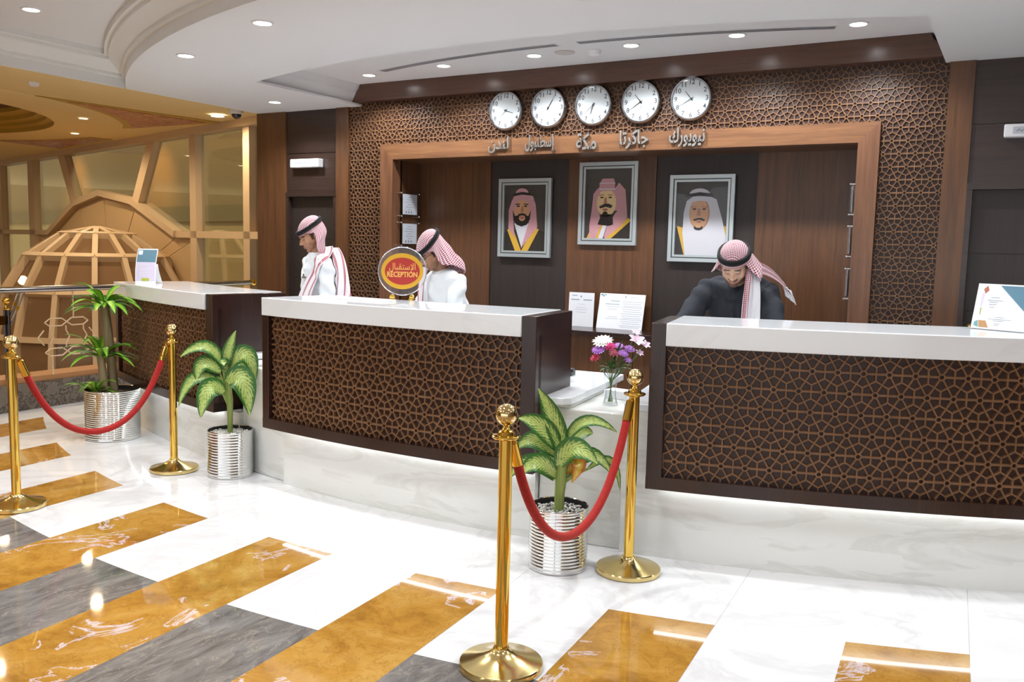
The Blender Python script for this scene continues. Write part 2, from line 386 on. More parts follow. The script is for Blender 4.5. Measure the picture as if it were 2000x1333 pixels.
def rootloc(o):
    p = Vector((0, 0, 0))
    while o is not None: p = p + o.location; o = o.parent
    return p
def part(name, mb, mats, parent, smooth=True, ang=35, local=False):
    """world coordinates unless local; child of parent"""
    if not local:
        L = rootloc(parent); mb.v = [tuple(Vector(p) - L) for p in mb.v]
    me = mb.mesh(name, mats, smooth, ang); o = bpy.data.objects.new(name, me); COL.objects.link(o); o.parent = parent
    return o
def thing(name, label, cat, loc=(0, 0, 0), group=None, kind=None, rotz=0):
    o = bpy.data.objects.new(name, None); COL.objects.link(o); o.location = loc; o.rotation_euler = (0, 0, rotz)
    o.empty_display_size = 0.1
    if kind: o['kind'] = kind
    else: o['label'] = label; o['category'] = cat
    if group: o['group'] = group
    return o
def solo(name, mb, mats, label, cat, group=None, smooth=True, ang=35):
    xs = [p[0] for p in mb.v]; ys = [p[1] for p in mb.v]; zs = [p[2] for p in mb.v]
    c = Vector(((min(xs) + max(xs)) / 2, (min(ys) + max(ys)) / 2, min(zs)))
    mb.v = [tuple(Vector(p) - c) for p in mb.v]
    o = bpy.data.objects.new(name, mb.mesh(name, mats, smooth, ang)); COL.objects.link(o); o.location = c
    o['label'] = label; o['category'] = cat
    if group: o['group'] = group
    return o
def struct(name, mb, mats, smooth=False, parent=None):
    o = bpy.data.objects.new(name, mb.mesh(name, mats, smooth)); COL.objects.link(o)
    if parent is None: o['kind'] = 'structure'
    else: o.parent = parent
    return o
def copy_tree(o, parent=None):
    c = o.copy(); COL.objects.link(c)
    if parent is not None: c.parent = parent
    for ch in [x for x in bpy.data.objects if x.parent == o]: copy_tree(ch, c)
    return c
def bevel(o, w=0.004, seg=2):
    b = o.modifiers.new('bevel', 'BEVEL'); b.width = w; b.segments = seg; b.limit_method = 'ANGLE'; b.angle_limit = radians(50)
def text_mb(body, size, extrude=0.0, align='CENTER', res=3, bevel_d=0.0, off=0.0):
    """text as verts/faces in XY plane, thickness along Z"""
    c = bpy.data.curves.new('text', 'FONT'); c.body = body; c.size = size; c.extrude = extrude; c.align_x = align; c.align_y = 'CENTER'
    c.resolution_u = res; c.bevel_depth = bevel_d; c.offset = off
    o = bpy.data.objects.new('text', c); COL.objects.link(o)
    bpy.context.view_layer.update()
    me = bpy.data.meshes.new_from_object(o.evaluated_get(bpy.context.evaluated_depsgraph_get()))
    v = [tuple(p.co) for p in me.vertices]; f = [tuple(p.vertices) for p in me.polygons]
    bpy.data.objects.remove(o); bpy.data.curves.remove(c); bpy.data.meshes.remove(me)
    return v, f
def put_text(mb, body, size, place, extrude=0.0, align='CENTER', res=3, off=0.0):
    v, f = text_mb(body, size, extrude, align, res, 0.0, off); mb.add([place(Vector(p)) for p in v], f)

CC = (-2.99, 11.82)      # centre of the reception arc
def PC(th, r, z=0.0, C=CC): a = radians(th); return Vector((C[0] + r * sin(a), C[1] - r * cos(a), z))

# star lattice: hubs on a triangular grid, bars clipped to a rectangle
def lattice_segments(x0, x1, z0, z1, a, ox, oz):
    h = a * sqrt(3) / 2; segs = []; hubs = []
    j0 = int((z0 - oz) / h) - 2; j1 = int((z1 - oz) / h) + 2
    for j in range(j0, j1 + 1):
        sh = (j % 2) * a / 2
        i0 = int((x0 - ox - sh) / a) - 2; i1 = int((x1 - ox - sh) / a) + 2
        for i in range(i0, i1 + 1):
            x = ox + sh + i * a; z = oz + j * h; hubs.append((x, z))
            A = (x, z); nb = [(x + a, z), (x + a / 2, z + h), (x - a / 2, z + h)]
            for q in nb:
                dx, dz = q[0] - x, q[1] - z
                segs.append(((x + dx * 0.13, z + dz * 0.13), (x + dx * 0.87, z + dz * 0.87), 1 if q is nb[0] else 0))
            t1 = (x + a / 2, z + h / 3); t2 = (x, z + 2 * h / 3)
            for cen, mids in ((t1, [(x + a / 2, z), (x + a / 4, z + h / 2), (x + 3 * a / 4, z + h / 2)]),
                              (t2, [(x, z + h), (x + a / 4, z + h / 2), (x - a / 4, z + h / 2)])):
                for mm in mids: segs.append((cen, mm, 0))
    return segs, hubs
def clip(p, q, x0, x1, z0, z1):
    t0, t1 = 0.0, 1.0; dx, dz = q[0] - p[0], q[1] - p[1]
    for pp, qq in ((-dx, p[0] - x0), (dx, x1 - p[0]), (-dz, p[1] - z0), (dz, z1 - p[1])):
        if abs(pp) < 1e-9:
            if qq < 0: return None
        else:
            r = qq / pp
            if pp < 0: t0 = max(t0, r)
            else: t1 = min(t1, r)
    if t1 - t0 < 1e-3: return None
    return (p[0] + t0 * dx, p[1] + t0 * dz), (p[0] + t1 * dx, p[1] + t1 * dz)
def lattice(mb, rects, a, ox, oz, w, depth, place):
    """place(x, z, d): map to world, d outwards"""
    for (x0, x1, z0, z1) in rects:
        segs, hubs = lattice_segments(x0, x1, z0, z1, a, ox, oz)
        cnt = [0]
        def bar(p, q, hw):
            cnt[0] += 1; dj = depth * (1.0 - 0.009 * (cnt[0] * 5 % 13))
            c = clip(p, q, x0, x1, z0, z1)
            if not c: return
            p, q = c; dx, dz = q[0] - p[0], q[1] - p[1]; L = sqrt(dx * dx + dz * dz)
            nx, nz = -dz / L * hw, dx / L * hw; ex, ez = dx / L * hw * 0.4, dz / L * hw * 0.4
            k = [(p[0] - ex + nx, p[1] - ez + nz), (p[0] - ex - nx, p[1] - ez - nz), (q[0] + ex - nx, q[1] + ez - nz), (q[0] + ex + nx, q[1] + ez + nz)]
            n2 = 0.62
            kt = [(p[0] - ex + nx * n2, p[1] - ez + nz * n2), (p[0] - ex - nx * n2, p[1] - ez - nz * n2), (q[0] + ex - nx * n2, q[1] + ez - nz * n2), (q[0] + ex + nx * n2, q[1] + ez + nz * n2)]
            vs = [place(u, v, 0) for u, v in k] + [place(u, v, dj) for u, v in kt]
            mb.add(vs, [(4, 5, 6, 7), (0, 1, 5, 4), (1, 2, 6, 5), (2, 3, 7, 6), (3, 0, 4, 7)])
        for p, q, b in segs: bar(p, q, w * (0.62 if b else 0.45))
        for hx, hz in hubs:
            if not (x0 + 0.02 < hx < x1 - 0.02 and z0 + 0.02 < hz < z1 - 0.02): continue
            n = 6; ri, ro = a * 0.085, a * 0.165
            A = [2 * pi * k / n + pi / 6 for k in range(n)]
            vs = []
            for rr, dd in ((ro, 0), (ro * 0.95, depth * 1.05), (ri * 1.1, depth * 1.05), (ri, 0)):
                vs += [place(hx + rr * cos(t), hz + rr * sin(t), dd) for t in A]
            fs = [(l * n + k, l * n + (k + 1) % n, (l + 1) * n + (k + 1) % n, (l + 1) * n + k) for l in range(3) for k in range(n)]
            mb.add(vs, fs)

# ------------------------------------------------------------------ floor
b = MB(); b.box(-7.81, 7, -7, 6.9, -0.1, 0.0); struct('floor', b, M['floor'])
b = MB(); b.box(-24, -7.9, -7, 13, -0.3, -0.2); struct('floor_atrium', b, M['atrium_floor'])

# ------------------------------------------------------------------ ceilings
SA, SR = (-1.82, 11.02), 7.746
def front_y(x): return SA[1] - sqrt(max(0.01, SR ** 2 - (x - SA[0]) ** 2))
b = MB(); N = 80
xs = sorted(set([-6.70 + (12.6) * i / N for i in range(N + 1)] + [-5.40, -0.53]))
def rec_y(x): return CC[1] - sqrt(7.03 ** 2 - (x - CC[0]) ** 2)
for xa, xb in zip(xs[:-1], xs[1:]):
    mid = (xa + xb) / 2
    inrec = -5.40 < mid < -0.53
    ya, yb = front_y(xa), front_y(xb)
    ea, eb = (rec_y(xa), rec_y(xb)) if inrec else (6.9, 6.9)
    b.hexa([(xa, ya, Z_SOF), (xb, yb, Z_SOF), (xb, eb, Z_SOF), (xa, ea, Z_SOF), (xa, ya, Z_SOF + 0.02), (xb, yb, Z_SOF + 0.02), (xb, eb, Z_SOF + 0.02), (xa, ea, Z_SOF + 0.02)])
    if inrec:   # recess front fascia
        b.add([(xa, ea, Z_SOF), (xb, eb, Z_SOF), (xb, eb, Z_REC + 0.01), (xa, ea, Z_REC + 0.01)], [(0, 1, 2, 3)])
# recess side fascias with a slanted cornice
for x0, x1 in ((-5.45, -5.35), (-0.53, -0.60)):
    y0 = rec_y(max(min(x0, -0.53), -5.40))
    prof = [(x0, Z_SOF), (x0 + (x1 - x0) * 0.15, Z_SOF + 0.03), (x0 + (x1 - x0) * 0.6, Z_SOF + 0.11), (x0 + (x1 - x0) * 0.65, Z_SOF + 0.13), (x1, Z_REC)]
    for (xa, za), (xb, zb) in zip(prof[:-1], prof[1:]):
        b.add([(xa, y0, za), (xa, 6.5, za), (xb, 6.5, zb), (xb, y0, zb)], [(0, 1, 2, 3)])
struct('ceiling_soffit', b, M['white'], smooth=True)
b = MB(); b.box(-5.46, -0.5, 4.7, 6.6, Z_REC, Z_REC + 0.02); struct('ceiling_recess', b, M['white'])
b = MB(); b.box(-6.70, 7, -7, 6.9, Z_UP, Z_UP + 0.05); struct('ceiling_upper', b, M['white'])
# cornice along the soffit front and along the left edge
b = MB(); prof = [(0.0, 0.0), (0.0, 0.075), (0.03, 0.08), (0.03, 0.105), (0.045, 0.11), (0.11, 0.175), (0.12, 0.18), (0.12, 0.205), (0.15, 0.21), (0.15, 0.25)]
rows = []
for i in range(121):
    a = radians(-39 + 84 * i / 120)
    rows.append([(SA[0] + (SR + o) * sin(a), SA[1] - (SR + o) * cos(a), Z_SOF + z) for o, z in prof])
b.ring(rows, closed=False, caps=False)
struct('trim_1', b, M['cornice'], smooth=True)
b = MB()
b.box(-6.72, -6.685, -7, 4.99, Z_SOF + 0.001, Z_UP + 0.02)
rows = [[(-6.68 + o, y, Z_SOF + z) for o, z in prof] for y in (-7, 4.99)]
b.ring(rows, closed=False, caps=False)
struct('trim_2', b, M['cornice'])
# warm ceiling of the atrium with a stepped round dome
b = MB(); CD = (-11.9, 4.8); RO, RI = 3.2, 2.45
# flat sheet with round hole: grid of quads around
nseg = 96
def onbox(a, X0=-26, X1=-6.72, Y0=-7, Y1=14):
    dx, dy = cos(a), sin(a); t = 1e9
    for lim, c, d in ((X0, CD[0], dx), (X1, CD[0], dx), (Y0, CD[1], dy), (Y1, CD[1], dy)):
        if abs(d) > 1e-9:
            q = (lim - c) / d
            if q > 0: t = min(t, q)
    dn_ = 0.262 * dx + 0.965 * dy
    if dn_ > 1e-6: t = min(t, (5.40 - 0.262 * CD[0] - 0.965 * CD[1]) / dn_)
    return (CD[0] + t * dx, CD[1] + t * dy)
angs = [2 * pi * k / nseg for k in range(nseg)]
ring0 = [(*onbox(a), Z_YEL) for a in angs]
def circ(r, z): return [(CD[0] + r * cos(a), CD[1] + r * sin(a), z) for a in angs]
b.ring([ring0, circ(RO, Z_YEL)], True, False)
b.ring([circ(RO, Z_YEL), circ(RO - 0.02, Z_YEL - 0.012), circ(RI, Z_YEL - 0.012)], True, False)
b.cur = 1
b.ring([circ(RI, Z_YEL - 0.012), circ(RI, Z_YEL + 0.04), circ(RI - 0.08, Z_YEL + 0.06), circ(RI - 0.08, Z_YEL + 0.1), circ(RI - 0.18, Z_YEL + 0.12), circ(RI - 0.18, Z_YEL + 0.17), circ(RI - 0.3, Z_YEL + 0.2), circ(RI - 0.3, Z_YEL + 0.26)], True, False)
b.cur = 2
b.ring([circ(RI - 0.3, Z_YEL + 0.26), circ(1.2, Z_YEL + 0.34)], True, False)
b.cur = 0
b.ring([circ(1.2, Z_YEL + 0.34), circ(0.02, Z_YEL + 0.36)], True, False)
struct('ceiling_atrium', b, [M['yellow'], M['olive'], M['brown_ceiling']], smooth=True)
# rose marble inlays beside the ring
b = MB()
def arc_pts(a0, a1, r, n=14): return [(CD[0] + r * cos(radians(a0 + (a1 - a0) * k / n)), CD[1] + r * sin(radians(a0 + (a1 - a0) * k / n))) for k in range(n + 1)]
def inlay(pts, z, cur):
    b.cur = cur; b.prism([(x, y, z) for x, y in pts], (0, 0, 0.006))
A1 = arc_pts(12, 58, RO + 0.03)
inlay([(-8.45, 7.62)] + A1, Z_YEL - 0.008, 1)
A1b = arc_pts(18, 56, RO + 0.12)
inlay([(-8.62, 7.50)] + A1b, Z_YEL - 0.014, 0)
A2 = arc_pts(84, 118, RO + 0.05)
inlay([(-11.5, 8.35)] + A2 + [(-13.6, 8.9)], Z_YEL - 0.008, 1)
inlay([(-11.7, 8.30)] + arc_pts(88, 116, RO + 0.14) + [(-13.4, 8.75)], Z_YEL - 0.014, 0)
o = struct('trim_3', b, [M['rose'], M['olive']])

# ------------------------------------------------------------------ back wall
YW = 6.5
def wallbox(name, x0, x1, z0, z1, mat, y0=YW, y1=YW + 0.12, **kw):
    b = MB(); b.box(x0, x1, y0, y1, z0, z1); return struct(name, b, mat, **kw)
# solid wall behind everything, except the niche
b = MB()
b.box(-6.70, -5.03, YW + 0.12, YW + 0.2, 0, 3.1); b.box(-1.0, 7, YW + 0.12, YW + 0.2, 0, 3.1); b.box(-5.03, -1.0, 6.93, 7.0, 0, 3.1)
b.box(-5.03, -1.0, YW + 0.12, 6.93, 2.385, 2.45)
struct('wall_back', b, M['dark'])
wallbox('trim_4', -6.716, -6.33, 0, Z_SOF, M['wood'], YW, YW + 0.14)
wallbox('trim_5', -5.69, -5.537, 0, Z_SOF + 0.2, M['wood'], YW, YW + 0.14)
wallbox('trim_6', -0.502, -0.352, 0, Z_SOF + 0.2, M['wood'], YW, YW + 0.14)
b = MB(); b.box(-6.714, -6.68, YW + 0.1, 8.3, 0, 3.1); struct('wall_left', b, M['wood'])
# dark panelling above the doors (grooved)
b = MB()
for x0, x1 in ((-6.33, -5.69), (-0.352, 3.2)):
    for z0, z1 in ((2.07, 2.442), (2.448, Z_SOF + 0.01)): b.box(x0, x1, YW + 0.02, YW + 0.12, z0, z1)
    b.box(x0, x1, YW + 0.03, YW + 0.12, 2.07, Z_SOF + 0.01)
b.box(0.62, 3.2, YW + 0.02, YW + 0.12, 0, 2.07)
struct('wall_panelling', b, M['dark'], smooth=False)
# doors
def door(name, x0, x1):
    r = thing(name, None, None, ((x0 + x1) / 2, YW + 0.1, 0), kind='structure')
    b = MB(); b.box(x0, x1, YW - 0.005, YW + 0.12, 2.03, 2.07)
    b.box(x0, x0 + 0.035, YW + 0.0, YW + 0.12, 0, 2.03); b.box(x1 - 0.035, x1, YW + 0.0, YW + 0.12, 0, 2.03)
    part('door_frame', b, M['dark'], r, False)
    b = MB(); zs = [0.0, 0.42, 0.84, 1.24, 1.62, 2.03]
    for za, zb in zip(zs[:-1], zs[1:]): b.box(x0 + 0.035, x1 - 0.035, YW + 0.06, YW + 0.1, za + 0.003, zb - 0.003)
    b.box(x0 + 0.035, x1 - 0.035, YW + 0.065, YW + 0.1, 0, 2.03)
    part('door_leaf', b, M['dark_z'], r, False)
    return r
door('door_1', -6.33, -5.69); d2 = door('door_2', -0.352, 0.62)
b = MB(); b.lathe([(0.03, 0), (0.03, 0.008), (0.012, 0.012), (0.012, 0.03), (0.024, 0.04), (0.028, 0.05), (0.022, 0.064), (0.006, 0.07)], (-0.27, YW + 0.06, 1.125), 20, True, (0, -1, 0))
part('door_knob', b, M['gold'], d2)
# lattice cladding of the clock wall
b = MB(); b.box(-5.537, -5.145, YW + 0.03, YW + 0.12, 0, 2.90); b.box(-0.896, -0.502, YW + 0.03, YW + 0.12, 0, 2.90); b.box(-5.145, -0.896, YW + 0.03, YW + 0.12, 2.49, 2.90)
lw = thing('wall_lattice', None, None, (-3.0, YW + 0.1, 0), kind='structure')
part('backing_board', b, M['lat_back'], lw, False)
b = MB()
lattice(b, [(-5.537, -5.145, 0.5, 2.493), (-5.537, -0.502, 2.493, 2.90), (-0.896, -0.502, 0.5, 2.493)], 0.1003, -1.778, 2.621 - 0.08686 * 24, 0.0105, 0.013,
        lambda x, z, d: Vector((x, YW + 0.03 - d, z)))
part('star_lattice', b, M['lat'], lw, False)
# niche frame (mitred)
b = MB()
xo0, xo1, zo, xi0, xi1, zi = -5.145, -0.896, 2.49, -5.003, -1.034, 2.353
y0, y1 = YW - 0.02, YW + 0.12
nf = thing('trim_7', None, None, (-3.0, YW, 0), kind='structure')
b.prism([(xo0, y0, zo), (xo1, y0, zo), (xi1, y0, zi), (xi0, y0, zi)][::-1], (0, y1 - y0, 0)); part('frame_header', b, M['wood_x'], nf, False)
b = MB(); b.prism([(xo0, y0, 0), (xo0, y0, zo), (xi0, y0, zi), (xi0, y0, 0)][::-1], (0, y1 - y0, 0)); b.prism([(xo1, y0, zo), (xo1, y0, 0), (xi1, y0, 0), (xi1, y0, zi)][::-1], (0, y1 - y0, 0))
part('frame_jambs', b, M['frame_z'], nf, False)
# niche interior
b = MB(); b.box(-5.03, -5.003, YW + 0.1, 6.93, 0, 2.36); b.box(-1.034, -1.0, YW + 0.1, 6.93, 0, 2.36); b.box(-5.03, -1.0, YW + 0.1, 6.93, 2.353, 2.38)
struct('wall_niche_sides', b, M['wood'])
b = MB()
for i, (x0, x1) in enumerate([(-5.003, -4.22), (-4.22, -3.44), (-3.44, -2.64), (-2.64, -1.82), (-1.82, -1.034)]):
    b.cur = i % 2; off = 0.012 if i % 2 == 0 else 0.0
    b.box(x0 + 0.002, x1 - 0.002, 6.925 - off, 6.95, 0.9, 2.36)
struct('wall_niche_back', b, [M['wood'], M['dark_z']])
# crown beam over the lattice
b = MB(); pts = [(-5.46, 2.875), (-5.455, 2.90), (-5.41, 2.93), (-5.385, 2.965), (-5.36, 2.985), (-5.345, Z_REC), (-0.625, Z_REC), (-0.605, 2.99), (-0.57, 2.96), (-0.545, 2.915), (-0.525, 2.90), (-0.522, 2.875)]
b.prism([(x, YW - 0.07, z) for x, z in pts], (0, 0.19, 0)); struct('trim_8', b, M['wood_beam'])
# low cupboard with ledge inside the niche
cb = thing('low_cupboard', 'long walnut cupboard with dark ledge inside the niche below the portraits', 'cupboard', (-3.0, 6.7, 0))
b = MB()
for i in range(5):
    x0 = -4.995 + i * 0.791; b.box(x0 + 0.003, x0 + 0.788, 6.50, 6.52, 0.08, 0.895)
part('door', b, M['wood'], cb, False)
b = MB(); b.box(-4.995, -1.04, 6.52, 6.92, 0, 0.9); part('body', b, M['wood'], cb, False)
b = MB(); b.box(-4.998, -1.038, 6.45, 6.92, 0.9, 0.93); o = part('ledge', b, M['counter_dark'], cb, False); bevel(o, 0.003)

# hall shell behind the camera
b = MB(); b.box(-26.1, -26, -7, 13, -0.3, 3.1); b.box(-26, -7.9, -7.1, -7, -0.3, 3.1); struct('wall_atrium', b, plain('atrium_wall_tan', rgb(206, 180, 130), 0.7))
b = MB(); b.box(7.0, 7.1, -7, 6.9, 0, 3.1); struct('wall_right', b, plain('hall_wall_beige', rgb(206, 190, 166), 0.7))

# ------------------------------------------------------------------ counters
def counter(label, C, t0, t1, R, rback, rb, ztop, left_panel, right_panel, pl0, pl1, mt0, mt1, ox, high=()):
    """t: angles of the wooden body; pl: plinth angles; mt: marble angles"""
    tm = (t0 + t1) / 2
    root = thing('reception_counter', label, 'counter', tuple(PC(tm, (R + rback) / 2, 0, C)), 'curved counters of the reception')
    b = MB(); b.arc(C, pl0, pl1, rback - 0.05, rb, 0, 0.40)
    for a0, a1 in high: b.arc(C, a0, a1, rback - 0.05, rb, 0.40, 0.76)
    pl = part('plinth', b, M['marble'], root)
    b = MB(); b.arc(C, t0, t1, R - 0.10, R, 0.40, 0.465); part('bottom_rail', b, M['counter_dark'], root)
    b = MB()
    b.arc(C, t0, t1, R - 0.08, R - 0.045, 0.465, ztop - 0.10); b.arc(C, t0, t1, rback, R - 0.1, 0.405, 0.43)
    part('backing_board', b, M['lat_back'], root)
    dl = math.degrees(left_panel / R); dr = math.degrees(right_panel / R)
    for a0, a1 in ((t0, t0 + dl), (t1 - dr, t1)):
        b = MB(); b.arc(C, a0, a1, rback, R, 0.40 if a0 == t0 else 0.40, ztop - 0.002, 2); o = part('end_panel', b, M['counter_dark'], root); bevel(o, 0.003)
    b = MB(); k = radians(1) * R
    lattice(b, [((t0 + dl) * k, (t1 - dr) * k, 0.466, ztop - 0.113)], 0.1143, ox * k, 0.940 - 0.099 * 8, 0.0125, 0.018,
            lambda x, z, d: PC(x / k, R - 0.046 + d, z, C))
    part('star_lattice', b, M['lat'], root, False)
    b = MB(); b.arc(C, mt0, mt1, rback - 0.02, R + 0.012, ztop - 0.113, ztop); o = part('marble_top', b, M['marble_top'], root); bevel(o, 0.005, 3)
    b = MB(); b.arc(C, t0 + 0.4, t1 - 0.4, rb + 0.012, rb + 0.04, 0.392, 0.399); part('led_strip', b, M['LED'], root)
    return root
counter('middle counter with lattice front, the reception sign on its marble top', CC, -8.58, 6.09, 7.85, 7.31, 7.70, 1.238, 0.063, 0.083, -8.45, 5.75, -8.50, 5.48, -7.72)
counter('right counter with lattice front, cut by the right picture edge', CC, 10.48, 27.5, 7.85, 7.31, 7.70, 1.238, 0.078, 0.078, 9.33, 27.2, 11.03, 27.0, 13.975, high=((9.33, 10.46),))
CL = (-2.346, 14.817)
counter('left counter with lattice front, a curved brochure stand on its marble top', CL, -23.4, -12.96, 10.884, 10.30, 10.76, 1.222, 0.07, 0.09, -23.1, -12.3, -23.35, -13.48, -20.0)

def worktop(label, pts, z0=0.76, z1=0.80):
    b = MB(); b.prism([(x, y, z0) for x, y in pts], (0, 0, z1 - z0))
    o = solo('marble_worktop', b, M['marble_top'], label, 'worktop', 'staff worktops behind the counters', False); bevel(o, 0.006, 3); return o
def arcp(t0, t1, r, n=16): return [tuple(PC(t0 + (t1 - t0) * k / n, r)[:2]) for k in range(n + 1)]
worktop('long marble worktop behind the middle counter, a black phone set on it', arcp(-9.7, 6.9, 7.73) + [tuple(PC(7.15, 7.68)[:2]), tuple(PC(7.2, 7.55)[:2])] + arcp(7.2, -9.7, 6.67))
worktop('marble worktop behind the right counter', [tuple(PC(9.25, 7.5)[:2]), tuple(PC(9.3, 7.68)[:2])] + arcp(9.5, 27, 7.70) + arcp(27, 9.2, 6.67))
worktop('short marble worktop behind the left counter', [tuple(PC(t, 10.74, 0, CL)[:2]) for t in (-22.5, -20, -18, -16, -14, -12.4)] + [tuple(PC(t, 9.9, 0, CL)[:2]) for t in (-12.4, -16, -20, -22.5)])
# supports under the worktops
b = MB(); b.arc(CC, -8.4, 5.6, 6.75, 6.80, 0, 0.76); b.arc(CC, 10.6, 26.9, 6.75, 6.80, 0, 0.76)
b.arc(CC, -9.7, -9.5, 6.8, 7.6, 0, 0.76, 1)
def desk(label, t0, t1, r0=6.95):
    b = MB(); b.arc(CC, t0, t1, 7.2, 7.25, 0.0, 0.758); b.arc(CC, t0, t0 + 0.4, r0, 7.2, 0, 0.758, 1); b.arc(CC, t1 - 0.4, t1, r0, 7.2, 0, 0.758, 1)
    solo('desk_support', b, M['counter_dark'], label, 'desk base', None, False)
desk('dark wooden base under the worktop of the middle counter', -8.3, 5.6)
desk('dark wooden base under the worktop of the right counter', 11.6, 26.8)
# low marble blocks linking the counters
b = MB(); b.arc(CC, 5.80, 9.30, 7.03, 7.66, 0, 0.735); b.arc(CC, 5.80, 7.10, 7.05, 7.66, 0.735, 0.759)
o = solo('marble_block', b, M['marble'], 'low marble block between middle and right counters, glass vase standing on it', 'marble block'); bevel(o, 0.01, 3)
b = MB(); b.arc(CC, -12.45, -8.55, 7.05, 7.66, 0, 0.735); b.arc(CC, -9.72, -8.5, 7.05, 7.66, 0.735, 0.759); b.arc(CC, -12.45, -11.3, 7.05, 7.66, 0.735, 0.759)
o = solo('marble_block', b, M['marble'], 'low marble block between left and middle counters behind a potted plant', 'marble block'); bevel(o, 0.01, 3)

# ------------------------------------------------------------------ clocks and city names
CLK = [(-3.831, 2.7195), (-3.430, 2.7195), (-3.014, 2.7195), (-2.608, 2.7195), (-2.205, 2.7195)]
CX0, CDX, CZ, CR = -3.8315, 0.4002, 2.7205, 0.1645
HANDS = [(3.62, 37), (1.08, 5.2), (6.63, 38), (10.66, 39.5), (10.68, 40)]
names = ['leftmost', 'second', 'middle', 'fourth', 'rightmost']
lbl = ['round white wall clock above the leftmost city name, showing about 3:37', 'round white wall clock second from left, both hands pointing at one',
       'middle round white wall clock, showing about 6:38', 'round white wall clock second from right, thin second hand at six', 'rightmost round white wall clock, showing 10:40']
ARB = ['\uFEE5\uFEAA\uFEE8\uFEDF', '\uFEDD\uFEEE\uFE92\uFEE8\uFEC4\uFEB3\uFE87', '\uFE94\uFEDC\uFEE3', '\uFE8E\uFE97\uFEAE\uFEDB\uFE8E\uFE9F', '\uFED9\uFEAD\uFEEE\uFEF3\uFEEE\uFEF4\uFEE7']
CITY = ['London', 'Istanbul', 'Makkah', 'Jakarta', 'New York']
WID = [0.20, 0.275, 0.175, 0.235, 0.275]
for i in range(5):
    cx = CX0 + i * CDX; y = YW - 0.0
    r = thing('wall_clock', lbl[i], 'clock', (cx, y, CZ), 'world time clocks in a row')
    b = MB(); b.lathe([(CR - 0.02, 0.0), (CR - 0.005, 0.0), (CR, 0.012), (CR - 0.002, 0.036), (CR - 0.01, 0.046), (CR - 0.018, 0.046), (CR - 0.022, 0.036)], (cx, y + 0.02, CZ), 64, False, (0, -1, 0)); part('rim', b, M['steel'], r)
    b = MB(); b.lathe([(CR - 0.008, 0.0), (CR - 0.008, 0.026), (CR - 0.012, 0.03), (0.001, 0.03)], (cx, y + 0.02, CZ), 64, True, (0, -1, 0)); dial = part('dial', b, M['dial'], r)
    b = MB()
    for h in range(1, 13):
        a = radians(30 * h); px, pz = cx + sin(a) * CR * 0.735, CZ + cos(a) * CR * 0.735
        put_text(b, str(h), 0.050, lambda p, px=px, pz=pz: Vector((px + p.x, y - 0.0108 - p.z, pz + p.y)), 0.0004, off=0.0005)
    for k in range(60):
        a = radians(6 * k); L = 0.006 if k % 5 else 0.009
        q0 = Vector((cx + sin(a) * CR * 0.87, y - 0.011, CZ + cos(a) * CR * 0.87)); d = Vector((sin(a), 0, cos(a)))
        b.obox(q0 - d * L / 2, d * L / 2, Vector((cos(a), 0, -sin(a))) * 0.0007, Vector((0, 0.0004, 0)))
    n = part('numerals', b, M['clocknum'], dial, False, local=False)
    hh, mm_ = HANDS[i]
    for nm, a, L, w, yy in (('hour_hand', radians(30 * hh), 0.075, 0.0035, 0.014), ('minute_hand', radians(6 * mm_), 0.112, 0.0022, 0.017)):
        b = MB(); d = Vector((sin(a), 0, cos(a))); s_ = Vector((cos(a), 0, -sin(a)))
        c0 = Vector((cx, y - yy, CZ)); b.prism([c0 - d * 0.018 - s_ * w, c0 - d * 0.018 + s_ * w, c0 + d * L + s_ * w * 0.5, c0 + d * L - s_ * w * 0.5], (0, 0.001, 0))
        part(nm, b, M['black'], r, False)
    if i in (2, 3):
        a = radians(174 if i == 3 else 196); b = MB(); d = Vector((sin(a), 0, cos(a))); s_ = Vector((cos(a), 0, -sin(a))); c0 = Vector((cx, y - 0.0195, CZ))
        b.prism([c0 - d * 0.02 - s_ * 0.0008, c0 - d * 0.02 + s_ * 0.0008, c0 + d * 0.09 + s_ * 0.0008, c0 + d * 0.09 - s_ * 0.0008], (0, 0.0006, 0)); part('second_hand', b, M['black'], r, False)
    b = MB(); b.lathe([(0.006, 0), (0.006, 0.012), (0.001, 0.012)], (cx, y - 0.010, CZ), 16, True, (0, -1, 0)); part('hand_hub', b, M['black'], r)
    b = MB(); b.lathe([(CR - 0.02, 0.0), (CR * 0.6, 0.003), (CR * 0.3, 0.0045), (0.001, 0.005)], (cx, y - 0.021, CZ), 48, False, (0, -1, 0)); part('cover_glass', b, M['glass'], r)
    # city name of steel letters
    v, f = text_mb(ARB[i], 0.17, 0.011, 'CENTER', 2, 0.0, 0.0035)
    x0 = min(p[0] for p in v); x1 = max(p[0] for p in v); y0_ = min(p[1] for p in v); y1_ = max(p[1] for p in v)
    sx = WID[i] / (x1 - x0); sz = (0.145 if i in (1, 3, 4) else 0.13) / (y1_ - y0_)
    xc = -3.875 + i * 0.4035 + (-0.005, -0.015, 0.0, -0.0, 0.02)[i]; zc = 2.437
    b = MB(); b.add([(xc + (p[0] - (x0 + x1) / 2) * sx, YW - 0.034 - p[2], zc + (p[1] - (y0_ + y1_) / 2) * sz) for p in v], f)
    solo('city_name', b, M['letter'], 'mirror steel Arabic lettering naming %s under the %s clock' % (CITY[i], names[i]), 'lettering', 'city names under the clocks', True, 40)

